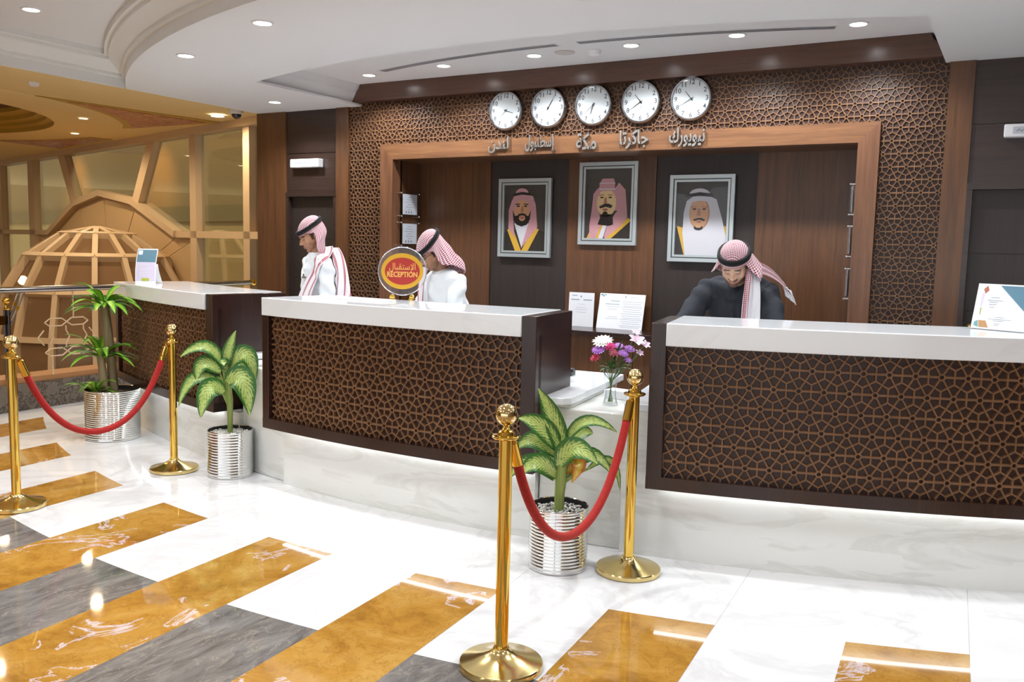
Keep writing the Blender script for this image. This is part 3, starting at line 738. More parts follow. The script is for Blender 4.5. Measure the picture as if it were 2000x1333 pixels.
# ------------------------------------------------------------------ portraits
def poly(b, pts, x0, z0, w, h, y, cur):
    b.cur = cur; vs = [(x0 + p[0] * w, y, z0 + p[1] * h) for p in pts]; b.add(vs, [tuple(range(len(vs)))])
def ell(cx, cz, rx, rz, n=28, a0=0, a1=360): return [(cx + rx * cos(radians(a0 + (a1 - a0) * k / n)), cz + rz * sin(radians(a0 + (a1 - a0) * k / n))) for k in range(n + (0 if a1 - a0 >= 360 else 1))]
def check_cloth_mat():
    t = NT('printed_checked_scarf'); sx = t.new('ShaderNodeSeparateXYZ'); t.link(t.coords('Object', (1, 1, 1), (0, radians(38), 0)), sx.inputs[0])
    p = 0.0115
    a = t.math('LESS_THAN', t.math('FRACT', t.math('DIVIDE', t.math('ADD', sx.outputs[0], 9.0), p)), 0.55); c = t.math('LESS_THAN', t.math('FRACT', t.math('DIVIDE', t.math('ADD', sx.outputs[2], 9.0), p)), 0.55)
    k = t.math('MAXIMUM', t.math('MULTIPLY', a, c), t.math('MULTIPLY', t.math('MAXIMUM', a, c), 0.45))
    t.link(t.mix(k, rgb(232, 206, 210), rgb(172, 50, 70)), t.b.inputs['Base Color']); t.b.inputs['Roughness'].default_value = 0.5; return t.m
PM = [plain('print_background', rgb(66, 62, 58), 0.4), plain('print_skin', rgb(214, 160, 118), 0.5), check_cloth_mat(), plain('print_white_cloth', rgb(214, 212, 220), 0.5),
      plain('print_black', rgb(30, 24, 24), 0.5), plain('print_gold_trim', rgb(214, 168, 60), 0.5), plain('print_dark_cloak', rgb(44, 38, 34), 0.5), plain('print_lip', rgb(176, 104, 92), 0.5), plain('print_pale_skin', rgb(232, 200, 148), 0.5),
      plain('print_skin_shade', rgb(180, 124, 90), 0.5)]
def portrait(label, x0, z0, style):
    w, h = 0.53, 0.69; y = 6.913
    r = thing('framed_portrait', label, 'portrait', (x0 + w / 2, y, z0), 'three framed portraits in the niche')
    def frame(a, bb, ya, mat, nm):
        b = MB(); X0, X1, Z0, Z1 = x0 + a, x0 + w - a, z0 + a, z0 + h - a; t = bb - a
        for q in ([(X0, Z0), (X1, Z0), (X1 - t, Z0 + t), (X0 + t, Z0 + t)], [(X1, Z0), (X1, Z1), (X1 - t, Z1 - t), (X1 - t, Z0 + t)], [(X1, Z1), (X0, Z1), (X0 + t, Z1 - t), (X1 - t, Z1 - t)], [(X0, Z1), (X0, Z0), (X0 + t, Z0 + t), (X0 + t, Z1 - t)]):
            b.prism([(u, ya, v) for u, v in q], (0, 6.912 - ya, 0))
        part(nm, b, mat, r, False)
    frame(0, 0.030, 6.882, M['silver'], 'frame'); frame(0.030, 0.037, 6.896, M['greenline'], 'slip'); frame(0.037, 0.055, 6.888, M['silver'], 'inner_frame')
    b = MB(); iw, ih = w - 0.11, h - 0.11; ix, iz = x0 + 0.055, z0 + 0.055
    def P(pts, cur, lay): poly(b, pts, ix, iz, iw, ih, 6.906 - lay * 0.0006, cur)
    P([(0, 0), (1, 0), (1, 1), (0, 1)], 0, 0)
    if style == 0:
        P([(0, 0), (1, 0), (1, 0.28), (0.82, 0.33), (0.18, 0.33), (0, 0.28)], 6, 1)
        P([(0.07, 0.32), (0.2, 0.36), (0.42, 0.0), (0.27, 0.0)], 5, 2); P([(0.84, 0.33), (0.72, 0.36), (0.42, 0.0), (0.58, 0.0)], 5, 2)
        P([(0.24, 0.42), (0.6, 0.42), (0.43, 0.04)], 3, 2.5)
        P([(0.1, 0.34), (0.1, 0.62), (0.18, 0.78), (0.3, 0.84), (0.5, 0.86), (0.68, 0.83), (0.75, 0.7), (0.8, 0.36), (0.7, 0.28), (0.42, 0.04), (0.55, 0.34), (0.6, 0.44), (0.22, 0.44), (0.26, 0.2)], 2, 3)
        P(ell(0.42, 0.58, 0.19, 0.2), 1, 4); P([(0.2, 0.62), (0.22, 0.46), (0.3, 0.4), (0.42, 0.37), (0.55, 0.4), (0.62, 0.48), (0.64, 0.62), (0.58, 0.53), (0.5, 0.55), (0.36, 0.55), (0.26, 0.53)], 4, 5)
        P(ell(0.43, 0.5, 0.075, 0.045), 1, 6); P(ell(0.43, 0.505, 0.055, 0.02), 7, 7); P([(0.33, 0.56), (0.43, 0.575), (0.53, 0.56), (0.5, 0.535), (0.36, 0.535)], 4, 6)
        P([(0.26, 0.715), (0.38, 0.72), (0.37, 0.705), (0.27, 0.70)], 4, 6); P([(0.46, 0.72), (0.58, 0.715), (0.57, 0.70), (0.47, 0.705)], 4, 6)
        P(ell(0.33, 0.68, 0.04, 0.012), 4, 6); P(ell(0.51, 0.68, 0.04, 0.012), 4, 6); P([(0.415, 0.68), (0.45, 0.68), (0.47, 0.59), (0.39, 0.59)], 9, 6)
        P([(0.16, 0.72), (0.22, 0.83), (0.42, 0.86), (0.62, 0.84), (0.7, 0.74), (0.62, 0.77), (0.42, 0.79), (0.24, 0.78)], 2, 7)
        P(ell(0.42, 0.87, 0.16, 0.08, 20, 0, 180), 2, 7); P([(0.2, 0.83), (0.22, 0.875), (0.42, 0.895), (0.6, 0.88), (0.63, 0.84), (0.42, 0.855)], 4, 8)
    elif style == 1:
        P([(0.05, 0), (1, 0), (1, 0.27), (0.75, 0.34), (0.3, 0.3)], 6, 1)
        P([(0.04, 0), (0.14, 0.14), (0.3, 0.3), (0.42, 0.2), (0.3, 0.0)], 5, 2); P([(1, 0.26), (0.94, 0.3), (0.44, 0.0), (0.58, 0.0)], 5, 2)
        P([(0.3, 0.0), (0.42, 0.24), (0.5, 0.22), (0.4, 0.0)], 3, 2.5)
        P([(0.1, 0.0), (0.1, 0.2), (0.14, 0.4), (0.17, 0.65), (0.3, 0.7), (0.62, 0.7), (0.72, 0.8), (0.86, 0.7), (0.9, 0.45), (0.92, 0.3), (0.75, 0.16), (0.46, 0.0), (0.42, 0.02), (0.5, 0.2), (0.7, 0.4), (0.3, 0.4), (0.36, 0.2), (0.24, 0.0)], 2, 3)
        P(ell(0.46, 0.51, 0.21, 0.2), 8, 4); P([(0.28, 0.2), (0.36, 0.35), (0.6, 0.35), (0.62, 0.2), (0.52, 0.18)], 4, 4)
        P([(0.3, 0.46), (0.42, 0.5), (0.52, 0.5), (0.6, 0.47), (0.56, 0.435), (0.45, 0.455), (0.33, 0.43)], 4, 6); P(ell(0.44, 0.415, 0.06, 0.018), 7, 7); P(ell(0.44, 0.355, 0.055, 0.035), 4, 6)
        P(ell(0.36, 0.59, 0.04, 0.011), 4, 6); P(ell(0.54, 0.59, 0.04, 0.011), 4, 6); P([(0.29, 0.63), (0.41, 0.635), (0.4, 0.62), (0.3, 0.615)], 9, 6); P([(0.48, 0.635), (0.6, 0.63), (0.59, 0.615), (0.49, 0.62)], 9, 6); P([(0.42, 0.59), (0.46, 0.59), (0.48, 0.5), (0.4, 0.5)], 9, 6)
        P([(0.2, 0.58), (0.26, 0.68), (0.45, 0.7), (0.64, 0.68), (0.7, 0.56), (0.76, 0.62), (0.7, 0.72), (0.28, 0.73), (0.19, 0.66)], 2, 7)
        P([(0.3, 0.68), (0.3, 0.78), (0.36, 0.86), (0.6, 0.86), (0.64, 0.8), (0.63, 0.69)], 2, 8); P([(0.3, 0.7), (0.3, 0.715), (0.64, 0.715), (0.64, 0.70)], 3, 9); P([(0.3, 0.79), (0.3, 0.80), (0.64, 0.80), (0.64, 0.79)], 3, 9)
    else:
        P([(0, 0), (0.26, 0), (0.2, 0.36), (0.0, 0.38)], 4, 1); P([(0.02, 0.4), (0.16, 0.37), (0.28, 0.0), (0.18, 0.0)], 5, 2); P([(0.9, 0.4), (1, 0.4), (1, 0.1)], 5, 2)
        P([(0.2, 0.0), (0.14, 0.3), (0.15, 0.58), (0.2, 0.74), (0.32, 0.8), (0.6, 0.82), (0.78, 0.76), (0.9, 0.5), (1.0, 0.22), (1, 0)], 3, 3)
        P(ell(0.46, 0.57, 0.2, 0.22), 9, 4); P(ell(0.45, 0.57, 0.185, 0.21), 1, 4.5)
        P([(0.34, 0.49), (0.44, 0.51), (0.5, 0.51), (0.58, 0.485), (0.56, 0.465), (0.46, 0.485), (0.36, 0.465)], 4, 6); P(ell(0.46, 0.455, 0.05, 0.012), 7, 7); P(ell(0.45, 0.375, 0.09, 0.035), 4, 6); P(ell(0.45, 0.395, 0.06, 0.02), 1, 7)
        P(ell(0.36, 0.63, 0.04, 0.012), 4, 6); P(ell(0.55, 0.63, 0.04, 0.012), 4, 6); P([(0.28, 0.665), (0.41, 0.67), (0.4, 0.655), (0.29, 0.65)], 9, 6); P([(0.49, 0.67), (0.62, 0.665), (0.61, 0.65), (0.5, 0.655)], 9, 6); P([(0.43, 0.64), (0.47, 0.64), (0.49, 0.54), (0.41, 0.54)], 9, 6)
        P([(0.18, 0.6), (0.22, 0.74), (0.4, 0.79), (0.62, 0.78), (0.72, 0.68), (0.64, 0.73), (0.46, 0.745), (0.3, 0.72)], 3, 7)
        P(ell(0.45, 0.83, 0.2, 0.08, 20, 0, 180), 3, 7); P([(0.17, 0.79), (0.18, 0.83), (0.45, 0.86), (0.7, 0.84), (0.72, 0.79), (0.45, 0.81)], 4, 8)
    part('picture', b, PM, r, False)
    b = MB(); b.box(x0 + 0.05, x0 + w - 0.05, 6.890, 6.892, z0 + 0.05, z0 + h - 0.05); part('cover_glass', b, M['picglass'], r, False)
portrait('left framed portrait of a bearded man in a checked headscarf', -4.12, 1.503, 0)
portrait('middle framed portrait, hung highest, of a man with long dark beard', -3.322, 1.626, 1)
portrait('right framed portrait of a man in a white headscarf', -2.512, 1.505, 2)

# ------------------------------------------------------------------ certificates on the niche sides
def certificate(label, side, zc, h=0.235, yc=6.70, w=0.29):
    xw = -5.003 if side < 0 else -1.034; d = 1 if side < 0 else -1
    r = thing('certificate_holder', label, 'certificate', (xw, yc, zc - h / 2), 'acrylic certificate holders on the niche sides')
    x = xw + d * 0.035
    b = MB(); b.box(min(x, x + d * 0.004), max(x, x + d * 0.004), yc - w / 2, yc + w / 2, zc - h / 2, zc + h / 2); part('acrylic_panel', b, M['crystal'], r, False)
    b = MB(); x2 = x - d * 0.0015; b.box(min(x2, x2 - d * 0.001), max(x2, x2 - d * 0.001), yc - w / 2 + 0.04, yc + w / 2 - 0.03, zc - h / 2 + 0.03, zc + h / 2 - 0.02)
    pr_ = part('certificate', b, M['paper'], r, False)
    b = MB(); x3 = x + d * 0.0046; b.cur = 0
    for k in range(6):
        zz = zc + h / 2 - 0.05 - k * 0.022; hw = 0.07 * (0.4 + 0.6 * ((k * 7) % 5) / 4); b.box(min(x3 - d * 0.006, x3 - d * 0.0055), max(x3 - d * 0.006, x3 - d * 0.0055), yc - hw, yc + hw, zz, zz + 0.003)
    for k in range(3): b.box(min(x3 - d * 0.006, x3 - d * 0.0055), max(x3 - d * 0.006, x3 - d * 0.0055), yc + 0.02 - 0.04 * k, yc + 0.035 - 0.04 * k, zc - h / 2 + 0.042, zc - h / 2 + 0.06)
    part('printed_lines', b, M['ink'], pr_, False)
    for sy in (-1, 1):
        for sz in (-1, 1):
            b = MB(); b.lathe([(0.007, 0), (0.007, 0.034), (0.009, 0.036), (0.009, 0.048), (0.006, 0.052)], (xw, yc + sy * (w / 2 - 0.012), zc + sz * (h / 2 - 0.012)), 14, True, (d, 0, 0)); part('standoff', b, M['chrome'], r)
certificate('upper white certificate in acrylic on the left side of the niche', -1, 1.955)
certificate('lower white certificate in acrylic on the left side of the niche', -1, 1.685)
certificate('topmost acrylic certificate holder on the right niche side, seen edge on', 1, 1.976)
certificate('middle acrylic certificate holder on the right niche side, seen edge on', 1, 1.685)
certificate('lowest acrylic certificate holder on the right niche side, seen edge on', 1, 1.388)

# ------------------------------------------------------------------ emergency light boxes
def lightbox(label, x0, x1, z0, z1):
    r = thing('emergency_light', label, 'emergency light', ((x0 + x1) / 2, YW, z0), 'white emergency lights above the doors')
    b = MB(); b.box(x0, x1, YW - 0.055, YW + 0.02, z0, z1); o = part('housing', b, M['whiteplastic'], r, False); bevel(o, 0.008, 3)
    b = MB(); b.box(x0 + 0.05, x1 - 0.05, YW - 0.057, YW - 0.05, z0 + 0.018, z1 - 0.018); part('diffuser', b, plain('ribbed_diffuser', rgb(190, 194, 204), 0.3), r, False)
    b = MB(); pts = []
    for k in range(19):
        xx = x0 + 0.07 + k * (x1 - x0 - 0.14) / 18; pts.append((xx, YW - 0.058, (z0 + z1) / 2 + (0.008 if k % 2 else -0.008)))
    b.tube(pts, 0.0022, 6); part('printed_marking', b, M['ink'], r, False)
lightbox('white emergency light above the left door', -6.22, -5.86, 2.305, 2.385)
lightbox('white emergency light above the right door, cut by the picture edge', -0.165, 0.22, 2.35, 2.43)

# ------------------------------------------------------------------ papers leaning on the ledge
def leaning(label, x0, w, h, yb, lean, marks, mats=('paper',), z=0.9302):
    b = MB(); b.hexa([(x0, yb, z), (x0 + w, yb, z), (x0 + w, yb + 0.004, z), (x0, yb + 0.004, z), (x0, yb + lean, z + h), (x0 + w, yb + lean, z + h), (x0 + w, yb + lean + 0.004, z + h), (x0, yb + lean + 0.004, z + h)])
    r = solo('notice', b, M['paper'], label, 'notice', 'printed notices leaning on the ledge', False)
    for nm, mat, rects in marks:
        b = MB()
        for u0, u1, v0, v1 in rects:
            b.prism([(x0 + u0 * w, yb + lean * v0 - 0.0008, z + v0 * h), (x0 + u1 * w, yb + lean * v0 - 0.0008, z + v0 * h), (x0 + u1 * w, yb + lean * v1 - 0.0008, z + v1 * h), (x0 + u0 * w, yb + lean * v1 - 0.0008, z + v1 * h)], (0, 0.0006, 0))
        part(nm, b, M[mat], r, False)
lines = lambda vs, a=0.1, c=0.9: [(a + 0.05 * (i % 3), c - 0.04 * ((i * 2) % 3), v, v + 0.006) for i, v in enumerate(vs)]
leaning('white printed notice standing alone on the ledge, leftmost of three', -3.35, 0.235, 0.288, 6.80, 0.015, [('heading', 'ink', [(0.08, 0.42, 0.78, 0.80), (0.58, 0.92, 0.78, 0.80), (0.12, 0.34, 0.905, 0.92), (0.46, 0.50, 0.86, 0.91)]), ('text_lines', 'ink', [(0.35, 0.65, 0.66, 0.664), (0.3, 0.7, 0.56, 0.564), (0.25, 0.75, 0.50, 0.504), (0.30, 0.70, 0.42, 0.424)])])
leaning('white notice with teal corner mark, overlapped by its right neighbour', -3.085, 0.235, 0.290, 6.80, 0.07, [('corner_mark', 'tealprint', [(0.04, 0.12, 0.93, 0.98), (0.13, 0.18, 0.90, 0.96), (0.19, 0.26, 0.94, 0.97)]), ('heading', 'tealprint', [(0.25, 0.8, 0.69, 0.705), (0.45, 0.9, 0.785, 0.80)]), ('text_lines', 'ink', lines([0.62, 0.55, 0.33, 0.28], 0.3, 0.8))])
leaning('white notice of dense small print, rightmost of three on the ledge', -2.895, 0.222, 0.290, 6.792, 0.07, [('heading', 'ink', [(0.2, 0.24, 0.9, 0.94), (0.4, 0.75, 0.9, 0.905)]), ('text_lines', 'ink', lines([0.78, 0.72, 0.66, 0.62, 0.56, 0.5, 0.44, 0.38, 0.32, 0.28, 0.22, 0.16, 0.1, 0.06], 0.08, 0.95))])

# ------------------------------------------------------------------ reception sign on the middle counter
def rotated(c, ang):
    ca, sa = cos(ang), sin(ang); c = Vector(c)
    return lambda u, d, z: Vector((c.x + u * ca - d * sa, c.y + u * sa + d * ca, c.z + z))   # u right, d back, z up
sc_ = Vector((-3.415, 4.535, 1.2385)); T = rotated(sc_, radians(34))
r = thing('reception_sign', 'round acrylic sign with red oval reading RECEPTION, on two brass feet', 'sign', tuple(sc_))
zc = 0.183; R0 = 0.152
b = MB(); n = 64
b.ring([[T(R0 * k * cos(2 * pi * i / n), d, zc + R0 * k * sin(2 * pi * i / n)) for i in range(n)] for k, d in ((0.985, -0.010), (1.0, -0.006), (1.0, 0.006), (0.985, 0.010))]); part('acrylic_disc', b, M['crystal'], r)
b = MB(); rows = []
for k in range(n):
    a = 2 * pi * k / n; row = []
    for j in range(8):
        q = 2 * pi * j / 8; rr = R0 + 0.0035 * cos(q); row.append(T(rr * cos(a), 0.010 * sin(q), zc + rr * sin(a)))
    rows.append(row)
b.ring(rows + [rows[0]], True, False); part('rim', b, plain('faceted_clear_rim', rgb(225, 222, 228), 0.1, 0.7), r)
def oval(a_, bb, d0, d1, mat, nm, a_in=0, b_in=0):
    b = MB()
    if a_in: b.ring([[T(a_ * cos(2 * pi * i / n), d1, zc + bb * sin(2 * pi * i / n)) for i in range(n)], [T(a_ * cos(2 * pi * i / n), d0, zc + bb * sin(2 * pi * i / n)) for i in range(n)], [T(a_in * cos(2 * pi * i / n), d0, zc + b_in * sin(2 * pi * i / n)) for i in range(n)], [T(a_in * cos(2 * pi * i / n), d1, zc + b_in * sin(2 * pi * i / n)) for i in range(n)]], True, False)
    else: b.ring([[T(a_ * cos(2 * pi * i / n), d, zc + bb * sin(2 * pi * i / n)) for i in range(n)] for d in (d1, d0)])
    return part(nm, b, mat, r)
oval(0.133, 0.114, -0.0125, -0.0105, M['goldpaint'], 'gold_border')
ro = oval(0.110, 0.086, -0.0145, -0.0127, M['red'], 'red_oval')
b = MB(); put_text(b, 'RECEPTION', 0.046, lambda p: T(p.x * 0.80, -0.0150 - p.z, zc - 0.022 + p.y), 0.0005, off=0.0011); part('english_lettering', b, M['goldtext'], r, False)
v, f = text_mb('\uFEDD\uFE8E\uFE92\uFED8\uFE98\uFEB3\uFEF9\uFE8D', 0.075, 0.0005, 'CENTER', 3)
xm = (min(p[0] for p in v) + max(p[0] for p in v)) / 2; wv = max(p[0] for p in v) - min(p[0] for p in v)
b = MB(); b.add([T((p[0] - xm) * 0.165 / wv, -0.0150 - p[2], zc + 0.028 + p[1] * 0.8) for p in v], f); part('arabic_lettering', b, M['goldtext'], r, False)
for sx in (-1, 1):
    b = MB(); u = sx * 0.062
    b.prism([T(u - 0.014, -0.008, 0.03), T(u + 0.014, -0.008, 0.03), T(u + 0.024 * (1 if sx < 0 else 0.4), -0.008, 0.056), T(u - 0.024 * (1 if sx > 0 else 0.4), -0.008, 0.056)], T(0, 0.008, 0) - T(0, -0.008, 0)); part('acrylic_stem', b, M['crystal'], r, False)
    b = MB(); p = T(u, 0, 0); b.lathe([(0.024, 0), (0.024, 0.006), (0.017, 0.012), (0.019, 0.02), (0.014, 0.028), (0.010, 0.036)], tuple(p), 20); part('brass_foot', b, M['gold'], r)
# flat plate in front of it
T2 = rotated(PC(-4.3, 7.50, 1.2382), radians(-4)); r = None
b = MB(); b.obox(T2(0, 0, 0.005), T2(0.19, 0, 0) - T2(0, 0, 0), T2(0, 0.07, 0) - T2(0, 0, 0), (0, 0, 0.005)); 
r = solo('desk_plate', b, M['whiteplastic'], 'flat white plate lying on the middle counter before the reception sign', 'plate', None, False); bevel(r, 0.002)

# ------------------------------------------------------------------ sign holder on the right counter
T3 = rotated((-0.205, 4.962, 1.2385), radians(-24)); Wd, Hd, Ln = 0.30, 0.225, 0.055
r = thing('sign_holder', 'acrylic holder with a white printed card on the right counter', 'sign holder', tuple(T3(Wd / 2, 0, 0)))
def sheet(b, u0, u1, v0, v1, d0, d1):   # on the leaning plane
    p = lambda u, v, d: T3(u * Wd, v * Ln + d, v * Hd)
    b.hexa([p(u0, v0, d0), p(u1, v0, d0), p(u1, v0, d1), p(u0, v0, d1), p(u0, v1, d0), p(u1, v1, d0), p(u1, v1, d1), p(u0, v1, d1)])
b = MB(); sheet(b, -0.015, 1.015, 0.01, 1.015, 0.003, 0.006); b.hexa([T3(-0.004, 0.0, 0), T3(Wd, 0.0, 0), T3(Wd, 0.075, 0), T3(-0.004, 0.075, 0), T3(-0.004, 0, 0.004), T3(Wd, 0, 0.004), T3(Wd, 0.075, 0.004), T3(-0.004, 0.075, 0.004)])
part('acrylic_stand', b, M['crystal'], r, False)
b = MB(); sheet(b, 0, 1, 0.015, 1, 0.0, 0.0015); card = part('printed_card', b, M['paper'], r, False)
def mark(nm, polys, mat):
    b = MB()
    for pts in polys: b.prism([T3(u * Wd, v * Ln - 0.0012, v * Hd) for u, v in pts], T3(0, 0.0008, 0) - T3(0, 0, 0))
    part(nm, b, mat, card, False)
mark('photo_corner', [[(0.36, 0.97), (0.99, 0.97), (0.99, 0.2)]], M['bluegrey'])
mark('diamond_print', [[(0.10, 0.88), (0.155, 0.96), (0.19, 0.86), (0.135, 0.78)]], plain('terracotta_print', rgb(176, 110, 88), 0.6))
mark('side_stripe', [[(0.09, 0.8), (0.13, 0.78), (0.12, 0.5), (0.08, 0.48)]], M['lilac'])
mark('green_stripe', [[(0.095, 0.47), (0.12, 0.48), (0.115, 0.32), (0.098, 0.32)]], plain('olive_print', rgb(168, 172, 110), 0.6))
mark('building_picture', [[(0.1, 0.2), (0.22, 0.2), (0.28, 0.05), (0.13, 0.05)]], plain('ochre_print', rgb(186, 140, 96), 0.6))
mark('sea_picture', [[(0.04, 0.16), (0.09, 0.2), (0.12, 0.05), (0.04, 0.08)]], M['tealprint'])
mark('text_lines', [[(u0, v), (u1, v), (u1, v + 0.008), (u0, v + 0.008)] for u0, u1, v in ((0.24, 0.38, 0.70), (0.19, 0.44, 0.64), (0.21, 0.36, 0.60), (0.22, 0.35, 0.55), (0.24, 0.32, 0.49), (0.36, 0.50, 0.28), (0.25, 0.62, 0.235), (0.33, 0.50, 0.20), (0.36, 0.45, 0.14), (0.36, 0.43, 0.11))], M['ink'])

# ------------------------------------------------------------------ brochure stand on the left counter
T4 = rotated((-6.16, 4.74, 1.2225), radians(30))
r = thing('brochure_stand', 'curved brochure in a clear stand on the left counter', 'brochure', tuple(T4(0, 0, 0)))
def curve_pt(u, v, d=0.0): return T4(u, 0.07 * v + 0.045 * v * v * 0 + d - 0.05 * sin(pi * v) * 0.5, 0.285 * v)
Wb = 0.165
def sheet4(u0, u1, v0, v1, d, mat, nm, par, nn=10):
    b = MB(); A = [[curve_pt(u0, v0 + (v1 - v0) * k / nn, d), curve_pt(u1, v0 + (v1 - v0) * k / nn, d), curve_pt(u1, v0 + (v1 - v0) * k / nn, d + 0.0012), curve_pt(u0, v0 + (v1 - v0) * k / nn, d + 0.0012)] for k in range(nn + 1)]
    b.ring(A); return part(nm, b, mat, par, True, 30)
br = sheet4(-Wb / 2, Wb / 2, 0.0, 1.0, 0, M['paper'], 'brochure', r)
sheet4(-Wb / 2 + 0.006, Wb / 2 - 0.006, 0.62, 0.97, -0.0014, M['bluegrey'], 'sky_photo', br)
sheet4(-Wb / 2 + 0.006, Wb / 2 - 0.006, 0.08, 0.62, -0.0014, M['lilac'], 'text_panel', br)
sheet4(-Wb / 2 + 0.012, -Wb / 2 + 0.045, 0.83, 0.95, -0.0028, M['paper'], 'corner_mark', br)
sheet4(-0.03, 0.03, 0.09, 0.17, -0.0028, plain('green_print', rgb(178, 186, 50), 0.6), 'green_emblem', br)
for k in range(6): pass
b = MB()
for k in range(6):
    v = 0.25 + 0.06 * k; b.ring([[curve_pt(-0.05, v, -0.003), curve_pt(0.045 - 0.01 * (k % 3), v, -0.003), curve_pt(0.045 - 0.01 * (k % 3), v + 0.012, -0.003), curve_pt(-0.05, v + 0.012, -0.003)], [curve_pt(-0.05, v, -0.002), curve_pt(0.045 - 0.01 * (k % 3), v, -0.002), curve_pt(0.045 - 0.01 * (k % 3), v + 0.012, -0.002), curve_pt(-0.05, v + 0.012, -0.002)]])
part('text_lines', b, M['paper'], br, False)
b = MB(); b.ring([[T4(u, 0.07 + 0.09 * (1 - k / 8) ** 1.5 + e, 0.16 * k / 8 + 0.002) for u, e in ((-0.05, 0), (0.075, 0), (0.075, 0.003), (-0.05, 0.003))] for k in range(9)]); part('rear_leg', b, M['whiteplastic'], r)

# phone and card reader
T5 = rotated((-2.46, 4.93, 0.80), radians(10))
r = thing('desk_phone', 'small black desk phone on the marble worktop beside the middle counter', 'phone', tuple(T5(0, 0, 0)))
b = MB(); b.obox(T5(0, 0, 0.014), T5(0.075, 0, 0) - T5(0, 0, 0), T5(0, 0.05, 0) - T5(0, 0, 0), (0, 0, 0.014)); o = part('base', b, M['black'], r, False); bevel(o, 0.004)
b = MB(); b.obox(T5(0, 0, 0.036), T5(0.08, 0, 0) - T5(0, 0, 0), T5(0, 0.02, 0) - T5(0, 0, 0), (0, 0, 0.008)); o = part('handset', b, plain('grey_plastic', rgb(70, 72, 78), 0.3), r, False); bevel(o, 0.004)
T6 = rotated((-1.86, 4.80, 0.8), radians(12))
b = MB(); b.obox(rotated((-1.97, 4.70, 0.735), radians(-6))(0, 0, 0.024), (0.075, -0.01, 0), (0.006, 0.05, 0), (0, 0, 0.024)); o = solo('card_box', b, M['whiteplastic'], 'small white box on the low marble block behind the vase', 'box', None, False); bevel(o, 0.004)

# ------------------------------------------------------------------ ceiling fittings
def downlight(x, y, z, label, group, disc, r=0.052):
    o = thing('downlight', label, 'downlight', (x, y, z), group)
    b = MB(); b.lathe([(r + 0.012, 0.0), (r + 0.012, -0.006), (r, -0.008), (r - 0.004, -0.001)], (x, y, z), 32, False); part('trim_ring', b, M['whiteplastic'], o)
    b = MB(); b.lathe([(r, -0.002), (0.001, -0.004)], (x, y, z), 32, True); part('diffuser', b, disc, o)
ordn = ['first', 'second', 'third', 'fourth', 'fifth', 'sixth']
for i, (x, y) in enumerate(REC_LIGHTS): downlight(x, y, Z_REC, 'white downlight over the clock wall, %s from left' % ordn[i] if i not in (0, 5) else ('white downlight over the clock wall, leftmost' if i == 0 else 'white downlight over the clock wall, rightmost'), 'downlights along the clock wall', M['lampdisc'])
SL = ['white downlight in the flat soffit, nearest the top of the frame', 'white downlight in the soffit left of centre, inside the curved cornice', 'white downlight in the soffit above the left door']
for i, (x, y) in enumerate(SOF_LIGHTS): downlight(x, y, Z_SOF, SL[i] if i < 3 else 'white downlight in the curved soffit above the picture, %s from left' % ('first', 'second', 'third', 'fourth')[i - 3], 'downlights in the soffit', M['lampdisc'])
for i, (x, y) in enumerate(UP_LIGHTS): downlight(x, y, Z_UP, 'white downlight in the upper ceiling, top left corner of the picture' if i == 0 else 'added unseen white downlight in the upper ceiling behind the viewer', 'downlights in the upper ceiling', M['lampdisc'])
YL = {0: 'warm downlight in the atrium ceiling at the left picture edge', 1: 'warm downlight in the ring of the round atrium ceiling, right one', 2: 'warm downlight in the atrium ring, nearest the windows', 10: 'large warm downlight beside the dome camera'}
for i, (x, y) in enumerate(YEL_LIGHTS): downlight(x, y, Z_YEL - 0.013, YL.get(i, 'warm downlight in the atrium ceiling outside the picture'), 'warm downlights of the atrium', M['lampwarm'], 0.075 if i == 10 else 0.052)
def diffuser_slot(label, t0, t1, r=6.07):
    o = thing('linear_diffuser', label, 'air diffuser', tuple(PC((t0 + t1) / 2, r, Z_REC)), 'linear air diffusers in the recessed ceiling')
    b = MB(); b.arc(CC, t0, t1, r - 0.045, r + 0.045, Z_REC - 0.003, Z_REC + 0.0); part('frame', b, M['white'], o)
    for k in range(3):
        b = MB(); b.arc(CC, t0 + 0.1, t1 - 0.1, r - 0.031 + k * 0.024, r - 0.019 + k * 0.024, Z_REC - 0.0045, Z_REC - 0.0032); part('slot', b, M['clocknum'], o)
diffuser_slot('long slotted air diffuser, left one above the clocks', -17.0, 0.1); diffuser_slot('long slotted air diffuser, right one above the clocks', 1.5, 17.8)
b = MB(); b.lathe([(0.075, 0), (0.075, -0.006), (0.06, -0.010), (0.001, -0.010)], (-3.043, 5.99, Z_REC), 32); solo('speaker_grille', b, plain('grille_offwhite', rgb(196, 192, 188), 0.8), 'flat round ceiling speaker grille between the two air diffusers', 'speaker')
def smoke(x, y, z, label):
    r = thing('smoke_detector', label, 'smoke detector', (x, y, z))
    b = MB(); b.lathe([(0.05, 0), (0.05, -0.012), (0.046, -0.016)], (x, y, z), 28); part('base', b, M['whiteplastic'], r)
    b = MB(); b.lathe([(0.046, -0.016), (0.04, -0.034), (0.03, -0.04), (0.001, -0.042)], (x, y, z), 28); part('sensor_head', b, M['whiteplastic'], r)
smoke(-2.815, 6.015, Z_REC, 'white smoke detector over the clock wall beside the speaker grille'); smoke(-8.03, 5.02, Z_YEL, 'white smoke detector on the warm atrium ceiling')
r = thing('dome_camera', 'white dome security camera with dark glass at the ceiling edge', 'security camera', (-7.30, 6.78, Z_YEL))
b = MB(); b.lathe([(0.078, 0), (0.078, -0.02), (0.072, -0.026)], (-7.30, 6.78, Z_YEL), 28); part('mount', b, M['black'], r)
